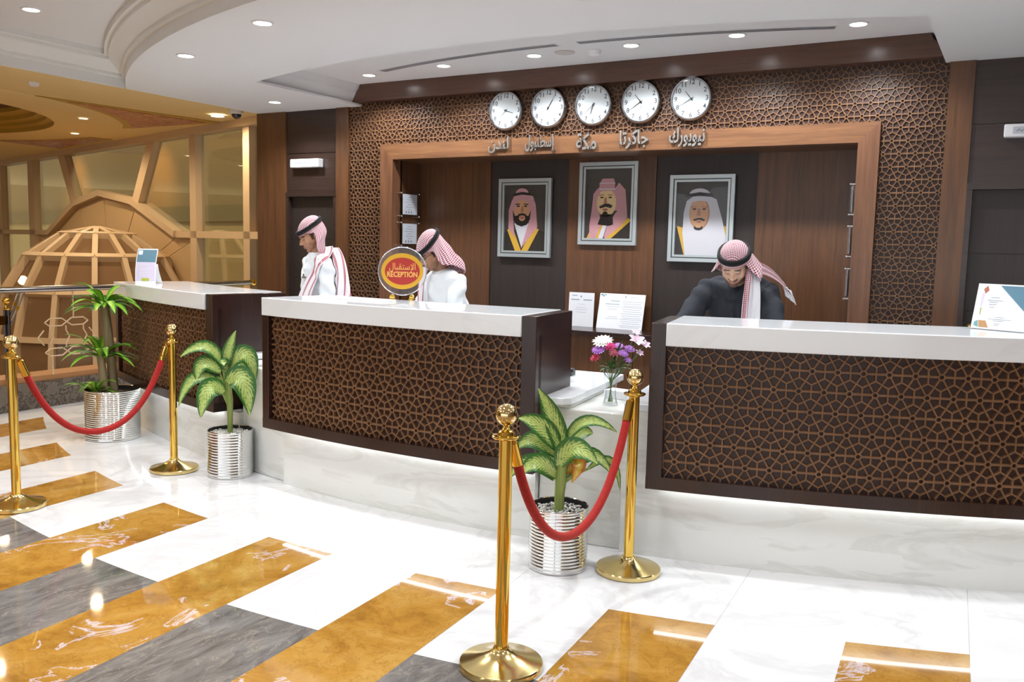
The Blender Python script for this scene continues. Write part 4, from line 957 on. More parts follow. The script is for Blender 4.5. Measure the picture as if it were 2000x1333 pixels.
b = MB(); b.lathe([(0.07, -0.026), (0.07, -0.075), (0.058, -0.085)], (-7.30, 6.78, Z_YEL), 28); part('housing', b, M['whiteplastic'], r)
b = MB(); b.sphere((-7.30, 6.78, Z_YEL - 0.082), 0.052); part('lens_dome', b, plain('smoked_dome', rgb(60, 60, 66), 0.08), r)

# ------------------------------------------------------------------ stanchions and ropes
ST = [(-5.033, 2.957, 'brass stanchion at the left picture edge, on the yellow marble stripe'), (-4.989, 4.040, 'brass stanchion between the two left potted plants'),
      (-1.610, 2.781, 'tall brass stanchion nearest the viewer, in the bottom centre'), (-1.591, 3.987, 'brass stanchion before the left end of the right counter')]
def make_stanchion():
    r = thing('stanchion', 'x', 'stanchion')
    g = 'brass rope stanchions'; r['group'] = g
    b = MB(); b.lathe([(0.155, 0.0), (0.16, 0.004), (0.16, 0.022), (0.157, 0.027), (0.150, 0.029), (0.11, 0.038), (0.07, 0.052), (0.045, 0.064), (0.034, 0.073), (0.030, 0.08)], n=64); part('base', b, M['gold_base'], r, True, 30)
    b = MB(); b.lathe([(0.0295, 0.074), (0.0295, 0.079), (0.0255, 0.081), (0.0255, 0.888)], n=32); part('pole', b, M['gold'], r)
    b = MB(); b.lathe([(0.030, 0.882), (0.050, 0.888), (0.0535, 0.892), (0.0535, 0.896), (0.050, 0.899), (0.034, 0.900), (0.030, 0.912), (0.017, 0.920), (0.0115, 0.932), (0.015, 0.942)], n=40); part('collar_plate', b, M['gold'], r)
    b = MB(); b.sphere((0, 0, 0.976), 0.041, 40, 24); part('ball_finial', b, plain('pale_brass', rgb(236, 214, 158), 0.06, 1.0), r, True, 180)
    return r
proto = make_stanchion()
for i, (x, y, l) in enumerate(ST):
    o = proto if i == 0 else copy_tree(proto)
    o.location = (x, y, 0); o['label'] = l
def rope(label, a, bpt, zlow, z_end=0.868):
    a, bpt = Vector(a), Vector(bpt); d = (bpt - a).normalized()
    p0 = a + d * 0.047; p1 = bpt - d * 0.047; m_ = (p0 + p1) / 2
    r = thing('barrier_rope', label, 'rope', (m_.x, m_.y, zlow - 0.02), 'red velvet barrier ropes')
    pts = []; n = 120; H = z_end - zlow
    cc = 2.2
    for k in range(n + 1):
        t = -1 + 2 * k / n; q = p0.lerp(p1, (t + 1) / 2); z = zlow + H * (math.cosh(cc * t) - 1) / (math.cosh(cc) - 1)
        pts.append(Vector((q.x, q.y, z)))
    i0 = next(i for i in range(n) if (pts[i] - pts[0]).length > 0.072)
    b = MB(); b.tube(pts[i0:n + 1 - i0:2] + [pts[n - i0]], 0.0195, 14); part('velvet_rope', b, M['velvet'], r)
    fs_ = pts[:i0 + 1]
    for seq in (fs_, pts[-i0 - 1:][::-1]):
        e = seq[0]; f_ = seq[-1]; dd = (f_ - e).normalized()
        b = MB(); b.tube([e + dd * 0.0, e + dd * 0.006, f_ + dd * 0.01], [0.014, 0.0195, 0.0225], 18); part('brass_ferrule', b, M['gold'], r)
        outw = (e - Vector((m_.x, m_.y, e.z))).normalized()
        b = MB(); hk = (p0 if seq is fs_ else p1) + Vector((0, 0, 0.888)); b.tube([e, e.lerp(hk, 0.4) + outw * -0.004, hk - outw * 0.006, hk + outw * 0.012 + Vector((0, 0, 0.004)), hk + outw * 0.016 - Vector((0, 0, 0.012))], 0.0042, 8); part('hook', b, M['gold'], r)
rope('red velvet rope sagging across the large left planter', ST[0][:2] + (0,), ST[1][:2] + (0,), 0.365)
rope('red velvet rope sagging across the right planter', ST[2][:2] + (0,), ST[3][:2] + (0,), 0.36)

# ------------------------------------------------------------------ planters and plants
def pot(root, r, h, ribs, fill_mat, fillz):
    b = MB(); prof = [(r * 0.97, 0.0), (r, 0.006), (r, 0.014)]
    z0 = 0.02; dz = (h - 0.03) / ribs
    for k in range(ribs):
        z = z0 + k * dz; prof += [(r * 0.985, z), (r * 1.0, z + dz * 0.28), (r * 1.004, z + dz * 0.5), (r * 1.0, z + dz * 0.72), (r * 0.985, z + dz * 0.98)]
    prof += [(r, h - 0.008), (r * 1.005, h), (r * 0.985, h + 0.002), (r * 0.965, h - 0.002)]
    b.lathe(prof, n=72, caps=False); p = part('planter', b, M['chrome'], root, True, 80, local=True)
    b = MB(); b.lathe([(r * 0.965, h - 0.002), (r * 0.955, h - 0.03), (r * 0.95, fillz), (0.001, fillz)], n=48, caps=False)
    part('liner', b, M['soil'], root, True, 30, local=True)
RC = Vector((0.867, 0.498, 0))
def leaf_mesh(b, p0, p1, p2, width, tc, n=12, fold=0.25, curl=0.0, wprof=None):
    """quadratic midrib p0-p1-p2; width across; tc: face direction hint"""
    p0, p1, p2, tc = map(Vector, (p0, p1, p2, tc)); m_ = 6; P = []; U = []
    off = random.random() * 50
    for i in range(n + 1):
        t = i / n; c = p0 * (1 - t) ** 2 + p1 * 2 * t * (1 - t) + p2 * t * t
        tg = ((p1 - p0) * (1 - t) + (p2 - p1) * t).normalized()
        side = tg.cross(tc); side = side.normalized() if side.length > 1e-4 else Vector((1, 0, 0)); nor = side.cross(tg).normalized()
        w = (wprof(t) if wprof else (sin(pi * min(1, (t * 0.94 + 0.05)) ** 0.85) ** 0.8)) * width / 2
        row = []; ur = []
        for j in range(-m_ // 2, m_ // 2 + 1):
            u = j / (m_ / 2); row.append(c + side * u * w + nor * (fold * w * abs(u) - curl * w * u * u + 0.03 * w * sin(9 * t + 3 * u + off))); ur.append((u, t))
        P.append(row); U.append(ur)
    b.grid(P, U)
def px_leaf(b, org, scale, c0, pts, w, depth=(0, 0.03, 0.06), tcmix=0.5, petiole=0.0, **kw):
    """pts in photo pixels relative to crown pixel c0, converted to metres beside org"""
    org = Vector(org); tw = Vector((-org.x, -org.y, 0)).normalized(); rg = Vector((0, 0, 1)).cross(tw) ; 
    q = [org + rg * ((x - c0[0]) / scale) + Vector((0, 0, (c0[1] - y) / scale)) + tw * d for (x, y), d in zip(pts, depth)]
    tc = (tw * tcmix + Vector((0, 0, 1)) * (1 - tcmix)).normalized()
    leaf_mesh(b, q[0], q[1], q[2], w / scale, tc, **kw); return q
def plant(label, loc, r, h, ribs, fill='pebble'):
    root = thing('potted_plant', label, 'potted plant', (loc[0], loc[1], 0), 'plants in ribbed chrome planters')
    pot(root, r, h, ribs, None, h - 0.035)
    return root
def pebbles(root, r, z, n, size=0.011):
    b = MB(); rnd = random.Random(3)
    b.lathe([(r, z - 0.012), (r * 0.6, z - 0.006), (0.001, z - 0.004)], n=32, caps=True)
    for k in range(n):
        a = rnd.random() * 2 * pi; q = r * sqrt(rnd.random()); s_ = size * (0.6 + 0.7 * rnd.random())
        b.sphere((q * cos(a), q * sin(a), z + rnd.random() * 0.006), (s_, s_ * (0.6 + 0.4 * rnd.random()), s_ * 0.6), 6, 4, Matrix.Rotation(rnd.random() * 6, 3, 'Z') @ Matrix.Rotation(rnd.random(), 3, 'X'))
    o = part('pebbles', b, M['pebble'], root, True, 60, local=True); o['kind'] = 'stuff'
# right plant
L3 = (-1.92, 3.86); r3 = plant('dumb cane plant in a chrome planter hanging under the right red rope', L3, 0.148, 0.315, 17)
pebbles(r3, 0.135, 0.285, 420, 0.008)
b = MB(); O3 = (L3[0], L3[1], 0.30)
b.tube([(L3[0], L3[1], 0.27), (L3[0], L3[1], 0.36), (L3[0] + 0.005, L3[1], 0.43), (L3[0] + 0.01, L3[1], 0.52), (L3[0], L3[1] - 0.01, 0.60)], [0.024, 0.025, 0.028, 0.026, 0.014], 14); part('stem', b, M['stem'], r3)
b = MB(); K = dict(tcmix=0.7)
S3 = 415; C3 = (1092, 990)
L = [[(1098, 885), (1082, 800), (1043, 738), 42, (0, .02, .05)], [(1088, 868), (1055, 800), (1005, 798), 44, (0, .05, .08)], [(1102, 850), (1135, 770), (1205, 824), 26, (0, .03, .03)],
     [(1098, 858), (1132, 822), (1158, 836), 34, (0, -.04, -.06)], [(1088, 900), (1112, 822), (1166, 880), 50, (0.02, .10, .14)], [(1100, 925), (1150, 830), (1196, 908), 34, (0, .02, .06)],
     [(1104, 915), (1150, 862), (1116, 925), 32, (0, .05, .1)], [(1082, 880), (1040, 820), (1000, 868), 42, (0, .02, .02)], [(1084, 925), (1045, 860), (1012, 912), 42, (0.0, .09, .12)],
     [(1082, 930), (1030, 862), (982, 935), 38, (0, -.02, 0)], [(1150, 905), (1208, 850), (1217, 952), 18, (0, -.02, -.02)], [(1086, 905), (1062, 858), (1040, 868), 30, (0, -.05, -.08)]]
for i, (p0, p1, p2, w, dp) in enumerate(L):
    if i == 6: continue
    px_leaf(b, O3, S3, C3, (p0, p1, p2), w, dp, **K)
part('foliage', b, M['leaf_d'], r3, True, 180)
b = MB(); i = 6; p0, p1, p2, w, dp = L[i]; px_leaf(b, O3, S3, C3, (p0, p1, p2), w, dp, **K); o = part('withered_leaf', b, M['leaf_brown'], r3, True, 180); o['label'] = 'brown yellow withered leaf'
b = MB(); tw = Vector((-L3[0], -L3[1], 0)).normalized(); rg = Vector((0, 0, 1)).cross(tw)
for p0, *_ in L:
    e = Vector(O3) + rg * ((p0[0] - C3[0]) / S3) + Vector((0, 0, (C3[1] - p0[1]) / S3)); b.tube([(L3[0], L3[1], 0.42), (Vector((L3[0], L3[1], 0.42)) * 0.4 + e * 0.6 + Vector((0, 0, 0.01))), e], [0.013, 0.010, 0.006], 8)
part('leaf_stalks', b, M['stem'], r3)
# middle plant
L2 = (-4.585, 4.175); r2 = plant('dumb cane plant in a chrome planter between the left and middle counters', L2, 0.15, 0.315, 15)
pebbles(r2, 0.137, 0.285, 330, 0.012)
b = MB(); b.tube([(L2[0], L2[1], 0.27), (L2[0], L2[1], 0.40), (L2[0], L2[1], 0.52), (L2[0] - 0.01, L2[1], 0.66)], [0.017, 0.018, 0.022, 0.012], 14); part('stem', b, M['stem'], r2)
S2 = 298; C2 = (450, 843)
L = [[(441, 722), (445, 675), (463, 637), 24, (0, .01, .03)], [(436, 706), (412, 640), (358, 688), 26, (0, .03, .05)], [(432, 722), (392, 676), (388, 738), 34, (0, .02, .04)], [(428, 742), (376, 700), (354, 785), 26, (0, .04, .06)],
     [(438, 762), (404, 722), (395, 806), 42, (.02, .10, .12)], [(452, 708), (488, 650), (500, 738), 40, (0, .03, .04)], [(446, 742), (482, 700), (487, 804), 52, (.02, .11, .13)], [(444, 716), (436, 690), (440, 706), 22, (0, .05, .07)], [(450, 716), (470, 690), (482, 716), 24, (0, -.05, -.07)], [(444, 760), (430, 730), (418, 738), 18, (0, -.04, -.06)]]
b = MB()
for p0, p1, p2, w, dp in L: px_leaf(b, (L2[0], L2[1], 0.30), S2, C2, (p0, p1, p2), w, dp, **K)
part('foliage', b, M['leaf_d'], r2, True, 180)
b = MB(); tw = Vector((-L2[0], -L2[1], 0)).normalized(); rg = Vector((0, 0, 1)).cross(tw)
for p0, *_ in L:
    e = Vector((L2[0], L2[1], 0.30)) + rg * ((p0[0] - C2[0]) / S2) + Vector((0, 0, (C2[1] - p0[1]) / S2)); b.tube([(L2[0], L2[1], 0.46), Vector((L2[0], L2[1], 0.46)) * 0.4 + e * 0.6, e], [0.011, 0.009, 0.005], 8)
part('leaf_stalks', b, M['stem'], r2)
# left cane plant
L1 = (-6.21, 4.45); r1 = plant('tall cane plant with three leaf tufts in the largest chrome planter', L1, 0.205, 0.395, 22)
pb = MB(); pb.lathe([(0.19, 0.345), (0.001, 0.35)], n=32, caps=True); part('soil', pb, M['soil'], r1, local=True)
tw = Vector((-L1[0], -L1[1], 0)).normalized(); rg = Vector((0, 0, 1)).cross(tw); O1 = Vector((L1[0], L1[1], 0))
def P1(px, z, d=0): return O1 + rg * ((px - 219) / 255) + Vector((0, 0, z)) + tw * d
canes = [[P1(222, 0.33), P1(219, 0.6), P1(212, 0.9), P1(208, 1.06)], [P1(206, 0.33, 0.05), P1(203, 0.5, 0.05), P1(199, 0.68, 0.05)], [P1(192, 0.33, 0.06), P1(188, 0.40, 0.06)]]
for cpts, rr in zip(canes, (0.036, 0.030, 0.02)):
    b = MB(); b.tube(cpts, rr, 12); part('cane', b, M['cane'], r1)
b = MB(); rnd = random.Random(11)
for base, n, Ln, w in ((canes[0][-1], 30, 0.27, 0.064), (canes[1][-1], 24, 0.28, 0.058), (canes[2][-1], 13, 0.22, 0.046)):
    for k in range(n):
        a = 2 * pi * k / n * 2.618 + rnd.random() * 0.5; el = 0.25 + 1.0 * rnd.random() ** 1.3; l = Ln * (0.7 + 0.5 * rnd.random())
        d = Vector((cos(a), sin(a), 0)); p0 = base + d * 0.02 + Vector((0, 0, rnd.random() * 0.06 - 0.04)); p1 = p0 + (d * cos(el) + Vector((0, 0, sin(el)))) * l * 0.6
        p2 = p1 + (d * 0.75 + Vector((0, 0, -0.75 + 0.9 * rnd.random() * sin(el)))) * l * 0.6
        leaf_mesh(b, p0, p1, p2, w, Vector((0, 0, 1)), n=9, fold=0.35, wprof=lambda t: max(0.06, sin(pi * min(1, 0.10 + t * 0.90)) ** 0.75))
part('foliage', b, M['leaf_dr'], r1, True, 180)

# ------------------------------------------------------------------ vase with flowers
V0 = Vector((-1.915, 4.445, 0.7352))
r = thing('glass_vase', 'clear flared glass vase on the low marble block, filled with flowers', 'vase', tuple(V0))
b = MB(); b.lathe([(0.041, 0.0), (0.043, 0.004), (0.040, 0.012), (0.030, 0.05), (0.028, 0.08), (0.033, 0.13), (0.044, 0.19), (0.049, 0.208), (0.0465, 0.208), (0.030, 0.13), (0.025, 0.08), (0.027, 0.05), (0.036, 0.014), (0.001, 0.010)], n=40, caps=True)
part('vessel', b, M['glass'], r, True, 60, local=True)
b = MB()
for k in range(6):
    a = 2 * pi * k / 6; b.tube([Vector((0.040 * cos(a), 0.040 * sin(a), 0.008)), Vector((0.031 * cos(a), 0.031 * sin(a), 0.05)), Vector((0.030 * cos(a), 0.030 * sin(a), 0.085))], 0.0016, 6)
part('cut_ribs', b, plain('cut_glass_rib', rgb(176, 184, 182), 0.1), r, True, 60, local=True)
tw = Vector((-V0.x, -V0.y, 0)).normalized(); rg = Vector((0, 0, 1)).cross(tw); SV = 359.0
def fpos(px, py, d): return V0 + rg * ((px - 1195) / SV) + Vector((0, 0, 0.208 + (720 - py) / SV)) + tw * d
FM = {k: plain('petal_' + k, c, 0.6) for k, c in dict(white=rgb(240, 238, 230), purple=rgb(182, 122, 208), magenta=rgb(196, 36, 110), pink=rgb(214, 60, 90), rose=rgb(200, 96, 116), pale=rgb(232, 206, 226)).items()}
def flower(name, label, px, py, d, rad, mat, petals=34, flat=0.5, layers=3, lilylike=False):
    c = fpos(px, py, d); out = (c - (V0 + Vector((0, 0, 0.12)))).normalized(); n = (out * 0.6 + tw * 0.5 + Vector((0, 0, 0.35))).normalized()
    ro = thing(name, label, 'flower', tuple(c), 'cut flowers in the vase')
    q = Vector((0, 0, 1)).rotation_difference(n); b = MB(); rnd = random.Random(int(px * 3 + py))
    R_ = rad / SV
    if lilylike:
        for k in range(6):
            a = 2 * pi * k / 6 + (0.1 if k % 2 else 0); dd = q @ Vector((cos(a), sin(a), 0)); up_ = q @ Vector((0, 0, 1))
            leaf_mesh(b, c - up_ * R_ * 0.3, c + dd * R_ * 0.5 + up_ * R_ * 0.3, c + dd * R_ * 1.1 + up_ * R_ * 0.25, R_ * (0.75 if k % 2 else 0.55), up_, n=6)
    else:
        for l in range(layers):
            m_ = petals // layers; el = 0.15 + 0.5 * l
            for k in range(m_):
                a = 2 * pi * (k + l * 0.4) / m_ + rnd.random() * 0.15; dd = q @ Vector((cos(a), sin(a), 0)); up_ = q @ Vector((0, 0, 1)); rr = R_ * (1 - 0.22 * l)
                leaf_mesh(b, c + up_ * R_ * 0.05 * l, c + (dd * cos(el) + up_ * sin(el) * flat * 1.6) * rr * 0.6, c + (dd * cos(el * 0.7) + up_ * sin(el) * flat) * rr, rr * 0.36, up_, n=4)
    part('blossom', b, mat, ro, True, 180)
    b = MB(); foot = V0 + Vector((-out.x * 0.02, -out.y * 0.02, 0.02)); mid = V0 + Vector((out.x * 0.014, out.y * 0.014, 0.14))
    b.tube([c - n * 0.004, c.lerp(mid, 0.5) - Vector((0, 0, 0.01)), mid, foot], 0.0022, 6); part('stem', b, M['leaf_flower'], ro)
    return ro
flower('chrysanthemum', 'large white chrysanthemum at the upper left of the bouquet', 1176, 668, 0.0, 22, FM['white'], 48, 0.3)
flower('chrysanthemum', 'purple chrysanthemum below the white one, left side of the bouquet', 1169, 684, 0.03, 15, FM['purple'], 48)
flower('carnation', 'magenta carnation at the top centre of the bouquet', 1191, 677, 0.04, 13, FM['magenta'], 40, 0.8, 4)
flower('carnation', 'pink red carnation at the lower left of the bouquet', 1163, 701, 0.02, 12, FM['pink'], 40, 0.8, 4)
flower('carnation', 'dusky rose carnation in the middle of the bouquet', 1199, 690, 0.03, 12, FM['rose'], 40, 0.8, 4)
flower('chrysanthemum', 'purple chrysanthemum right of the magenta carnation', 1208, 676, 0.0, 11, FM['purple'], 36)
flower('chrysanthemum', 'purple chrysanthemum in the middle right of the bouquet', 1217, 689, 0.03, 12, FM['purple'], 42)
flower('chrysanthemum', 'purple chrysanthemum touching the pale lilies', 1229, 681, 0.01, 12, FM['purple'], 42)
flower('chrysanthemum', 'small purple bloom hanging lowest right of the bouquet', 1226, 702, 0.03, 9, FM['purple'], 24)
flower('alstroemeria', 'pale pink lily bloom at the right top of the bouquet', 1242, 664, 0.02, 17, FM['pale'], lilylike=True)
flower('alstroemeria', 'pale pink lily bloom at the far right of the bouquet', 1258, 672, 0.0, 12, FM['pale'], lilylike=True)
flower('alstroemeria', 'small pale lily bud highest in the bouquet', 1240, 650, -0.02, 9, FM['pale'], lilylike=True)
flower('alstroemeria', 'pale pink lily bloom hanging at the right below the others', 1248, 688, 0.02, 9, FM['pale'], lilylike=True)
b = MB(); rnd = random.Random(5)
for px, py in ((1180, 710), (1190, 705), (1200, 712), (1214, 708), (1235, 712), (1172, 726), (1166, 720), (1222, 668), (1216, 660), (1228, 700), (1205, 700), (1186, 722), (1238, 722)):
    e = fpos(px, py, rnd.random() * 0.05); s_ = V0 + Vector((0, 0, 0.19)); leaf_mesh(b, s_, s_.lerp(e, 0.5) + Vector((0, 0, 0.03)), e, 0.026, (0, 0, 1), n=7)
solo('leaf_sprig', b, M['leaf_flower'], 'green leaf sprigs between the flowers above the vase rim', 'leaves', None, True, 180)

# ------------------------------------------------------------------ glazed facade
FA = Vector((-7.849, 7.584, 0)); FD = Vector((-0.965, 0.262, 0)); FN = Vector((-0.262, -0.965, 0))
def FP(s, d, z): return FA + FD * s + FN * d + Vector((0, 0, z))     # d towards the viewer
wn = thing('window_1', None, None, tuple(FP(4.5, 0, 0)), kind='structure')
def fbar(b, s0, z0, s1, z1, w, d0=-0.03, d1=0.09):
    dx, dz = s1 - s0, z1 - z0; L = sqrt(dx * dx + dz * dz); nx, nz = -dz / L * w / 2, dx / L * w / 2
    pts = [(s0 + nx, z0 + nz), (s0 - nx, z0 - nz), (s1 - nx, z1 - nz), (s1 + nx, z1 + nz)]
    b.prism([FP(s, d1, z) for s, z in pts], FP(0, d0, 0) - FP(0, d1, 0))
polyf = [(7.0, 1.66), (5.72, 2.13), (4.66, 2.27), (3.42, 2.12), (2.0, 1.66)]
bars = [('mullion', 0.08, -0.2, 0.08, 3.0, 0.15), ('mullion', -1.2, -0.2, -1.2, 3.0, 0.15), ('mullion', 1.47, -0.2, 1.47, 3.0, 0.17), ('mullion', 7.9, -0.2, 7.9, 3.0, 0.3), ('mullion', 9.8, -0.2, 9.8, 3.0, 0.26), ('mullion', 12.5, -0.2, 12.5, 3.0, 0.26),
        ('mullion', 2.68, 3.0, 3.3, 2.12, 0.2), ('mullion', 6.35, 3.0, 5.75, 2.14, 0.24)]
for nm, *q in bars:
    b = MB(); fbar(b, *q); part(nm, b, M['alu'], wn, False)
for s0, s1 in ((-1.5, 2.0), (7.0, 14)):
    b = MB(); fbar(b, s0, 1.655, s1, 1.655, 0.085); part('transom', b, M['alu'], wn, False)
b = MB()
for (sa, za), (sb, zb) in zip(polyf[:-1], polyf[1:]): fbar(b, sa, za, sb, zb, 0.09, -0.03, 0.12)
part('arched_frame', b, M['alu'], wn, False)
b = MB(); fbar(b, -1.5, 2.965, 14, 2.965, 0.10, -0.05, 0.14); part('head_rail', b, M['alu'], wn, False)
def pane(pts, nm='glass_pane', mat='winglass', d=0.0):
    b = MB(); b.prism([FP(s, d + 0.008, z) for s, z in pts], FP(0, 0, 0) - FP(0, 0.012, 0)); part(nm, b, M[mat], wn, False)
pane([(-1.2, 1.66), (0.08, 1.66), (0.08, 3.0), (-1.2, 3.0)]); pane([(0.08, 1.66), (1.47, 1.66), (1.47, 3.0), (0.08, 3.0)]); pane([(1.47, 1.66), (2.0, 1.66), (3.38, 2.12), (2.68, 3.0), (1.47, 3.0)])
pane([(3.3, 2.1), (4.66, 2.27), (5.75, 2.13), (6.35, 3.0), (2.68, 3.0)]); pane([(5.72, 2.13), (7.0, 1.66), (7.9, 1.66), (7.9, 3.0), (6.35, 3.0)]); pane([(7.9, 1.66), (9.8, 1.66), (9.8, 3.0), (7.9, 3.0)]); pane([(9.8, 1.66), (12.5, 1.66), (12.5, 3.0), (9.8, 3.0)])
pane([(-1.2, -0.2), (0.08, -0.2), (0.08, 1.66), (-1.2, 1.66)]); pane([(0.08, -0.2), (1.47, -0.2), (1.47, 1.66), (0.08, 1.66)]); pane([(7.9, -0.2), (9.8, -0.2), (9.8, 1.66), (7.9, 1.66)]); pane([(9.8, -0.2), (12.5, -0.2), (12.5, 1.66), (9.8, 1.66)])
# cladding around the dome, split by shadow joints
joints = [(1.5, -0.2), (1.5, 1.62), (2.0, 1.66), (3.42, 2.10), (4.66, 2.25), (5.72, 2.11), (7.0, 1.66), (7.85, 1.62), (7.85, -0.2)]
cen = (4.5, 0.7)
for (sa, za), (sb, zb) in zip(joints[:-1], joints[1:]):
    g = 0.012; a1 = (sa + (sb - sa) * g, za + (zb - za) * g); b1 = (sb - (sb - sa) * g, zb - (zb - za) * g)
    b = MB(); b.prism([FP(s, 0.02, z) for s, z in (a1, b1, (cen[0] + (b1[0] - cen[0]) * 0.05, cen[1] + (b1[1] - cen[1]) * 0.05), (cen[0] + (a1[0] - cen[0]) * 0.05, cen[1] + (a1[1] - cen[1]) * 0.05))], FP(0, 0, 0) - FP(0, 0.02, 0))
    part('cladding_panel', b, M['panelbeige'], wn, False)
# glazed dome in front of it
DC = Vector((-10.62, 7.44, 0)); ringz = [(-0.2, 1.28), (0.34, 1.23), (0.90, 1.10), (1.34, 0.84), (1.615, 0.44), (1.70, 0.03)]
dm = thing('glazed_dome', 'round glazed dome with tan ribs rising behind the railing', 'dome', (DC.x, DC.y, -0.2))
nr = 16
def DPt(k, lev, o=0.0): a = 2 * pi * (k + 0.35) / nr; z, rr = ringz[lev]; return DC + Vector(((rr + o) * cos(a), (rr + o) * sin(a), z + (o * 0.6 if lev > 2 else 0)))
def beam(b, p, q, w, dpt):
    p, q = Vector(p), Vector(q); t = (q - p).normalized(); outd = ((p + q) / 2 - DC - Vector((0, 0, 0.2))); outd = (outd - t * outd.dot(t)).normalized(); s_ = t.cross(outd)
    b.obox((p + q) / 2, t * (q - p).length / 2, s_ * w / 2, outd * dpt / 2)
for k in range(nr):
    b = MB()
    for l in range(5):
        beam(b, DPt(k, l), DPt(k, l + 1), 0.065, 0.08)
    part('rib', b, M['alu'], dm, False)
for l in range(1, 5):
    b = MB()
    for k in range(nr): beam(b, DPt(k, l), DPt(k + 1, l), 0.07, 0.085)
    part('ring_beam', b, M['alu'], dm, False)
for k in range(nr):
    b = MB()
    for l in range(5): b.add([DPt(k, l, -0.02), DPt(k + 1, l, -0.02), DPt(k + 1, l + 1, -0.02), DPt(k, l + 1, -0.02)], [(0, 1, 2, 3)])
    part('glass_panel', b, M['domeglass'], dm, False)
b = MB(); b.sphere(DC + Vector((-0.45, -0.75, 1.02)), 0.06); part('reflection_ball', b, emit('reflection_ball_glow', (1, 0.8, 0.5, 1), 10), dm)  # glowing ball added in place of a bright reflection in the dome glass
# outside
b = MB(); b.prism([FP(-4, -4.0, -1), FP(40, -4.0, -1), FP(40, -4.0, 2.0), FP(-4, -4.0, 2.0)], FN * -0.1); b.cur = 1; b.prism([FP(-4, -3.9, 2.0), FP(40, -3.9, 2.0), FP(40, -3.9, 2.35), FP(-4, -3.9, 2.35)], FN * -0.1); b.cur = 2; b.prism([FP(-4, -4.0, 2.35), FP(40, -4.0, 2.35), FP(40, -4.0, 5.5), FP(-4, -4.0, 5.5)], FN * -0.1)
b.cur = 0; b.prism([FP(-4, -4.0, 5.4), FP(18, -4.0, 5.4), FP(18, 0, 5.4), FP(-4, 0, 5.4)], (0, 0, 0.1))
struct('wall_outside', b, [M['outwall'], plain('outside_band_olive', rgb(112, 98, 66), 0.8), plain('outside_wall_brown', rgb(140, 118, 84), 0.8)])
for s in (3.2, 12.0, 17.5): spot('outside_orange_fill', tuple(FP(s, -2.4, 3.9)), 190, (1, 0.5, 0.15), 1.3, 0.9, 0.1, tuple(FP(s, -4.0, 2.9)))  # unseen orange spots added for the glow behind the panes
for s in (1.0, 6.0, 11.0, 17.0, 24.0): spot('outside_wall_fill', tuple(FP(s, -1.0, 4.9)), 250, (1, 0.88, 0.6), 2.8, 0.8, 0.2, tuple(FP(s, -4.0, 1.2)))  # unseen warm spots added to brighten the wall behind the glass

# ------------------------------------------------------------------ kerb and railing
b = MB(); b.box(-8.0, -7.81, -3, 7.55, -0.1, 0.25); struct('trim_9', b, M['granite'])
b = MB(); b.box(-8.12, -7.83, -3, 7.55, 0.25, 0.30); struct('trim_10', b, plain('bronze_sill', rgb(176, 128, 86), 0.35, 0.3))
rl = thing('railing', 'polished steel railing with brass balls along the granite kerb', 'railing', (-7.81, 5.0, 0.3))
b = MB(); b.tube([(-7.81, y, 1.105) for y in (0.5, 2, 4, 5.5, 6.5, 7.46)], 0.029, 20); part('handrail', b, M['steel'], rl)
for y in (2.2, 4.56, 6.2, 7.46):
    b = MB(); n = 28; b.lathe([(1, 0.3), (1, 0.93)], (0, 0, 0), n, True)
    b.v = [(-7.81 + p[0] * (0.027 if i % 2 else 0.022), y + p[1] * (0.027 if i % 2 else 0.022), p[2]) for i, p in enumerate(b.v)]
    post = part('post', b, M['darksteel'], rl, False)
    b = MB(); b.lathe([(0.026, 0.93), (0.03, 0.94), (0.014, 0.95), (0.012, 0.97), (0.02, 0.98)], (-7.81, y, 0), 20); b.sphere((-7.81, y, 1.012), 0.034); part('brass_ball', b, M['gold'], post)
    b = MB(); b.box(-7.835, -7.775, y - 0.11, y - 0.035, 0.80, 0.88) ; part('brass_clamp', b, M['gold'], post, False)
    if y < 7:
        for z0, y0, z1, y1 in ((0.80, y + 0.03, 1.08, y + 0.16), (0.88, y + 0.03, 1.08, y + 0.11)):
            b = MB(); b.tube([(-7.80, y0, z0), (-7.80, y1, z1)], 0.009, 10); part('brace_rod', b, M['steel'], post)
            b = MB(); ym, zm = (y0 + y1) / 2, (z0 + z1) / 2; b.tube([(-7.80, ym - 0.008, zm - 0.018), (-7.80, ym + 0.008, zm + 0.018)], 0.012, 10); part('brace_collar', b, M['gold'], post)
b = MB(); b.sphere((-7.81, 7.48, 1.105), 0.042); b.lathe([(0.034, 0), (0.034, 0.02)], (-7.81, 7.44, 1.105), 20, True, (0, 1, 0)); part('brass_end_ball', b, M['gold'], rl)
b = MB()
def hx(pts, z_off=0):
    for (ya, za), (yb, zb) in zip(pts[:-1], pts[1:]): b.tube([(-7.81, ya, za), (-7.81, yb, zb)], 0.0065, 8)
for yc, zc in ((5.02, 0.79), (5.24, 0.79), (5.02, 0.51), (5.24, 0.51)):
    hx([(yc - 0.11, zc), (yc - 0.06, zc + 0.035), (yc + 0.06, zc + 0.035), (yc + 0.11, zc), (yc + 0.06, zc - 0.035), (yc - 0.06, zc - 0.035), (yc - 0.11, zc)])
for yc in (4.96, 5.12, 5.3): hx([(yc, 0.755), (yc, 0.71), (yc + 0.035, 0.65), (yc, 0.59), (yc, 0.545)])
hx([(4.90, 0.72), (4.84, 0.65), (4.90, 0.58)]); hx([(5.36, 0.72), (5.42, 0.65), (5.36, 0.58)]); hx([(4.98, 0.3), (4.98, 0.475)]); hx([(5.2, 0.825), (5.2, 1.08)])
part('reflected_hexagons', b, M['alu'], rl, True)  # pale reflected pattern modelled as solid bars at the railing

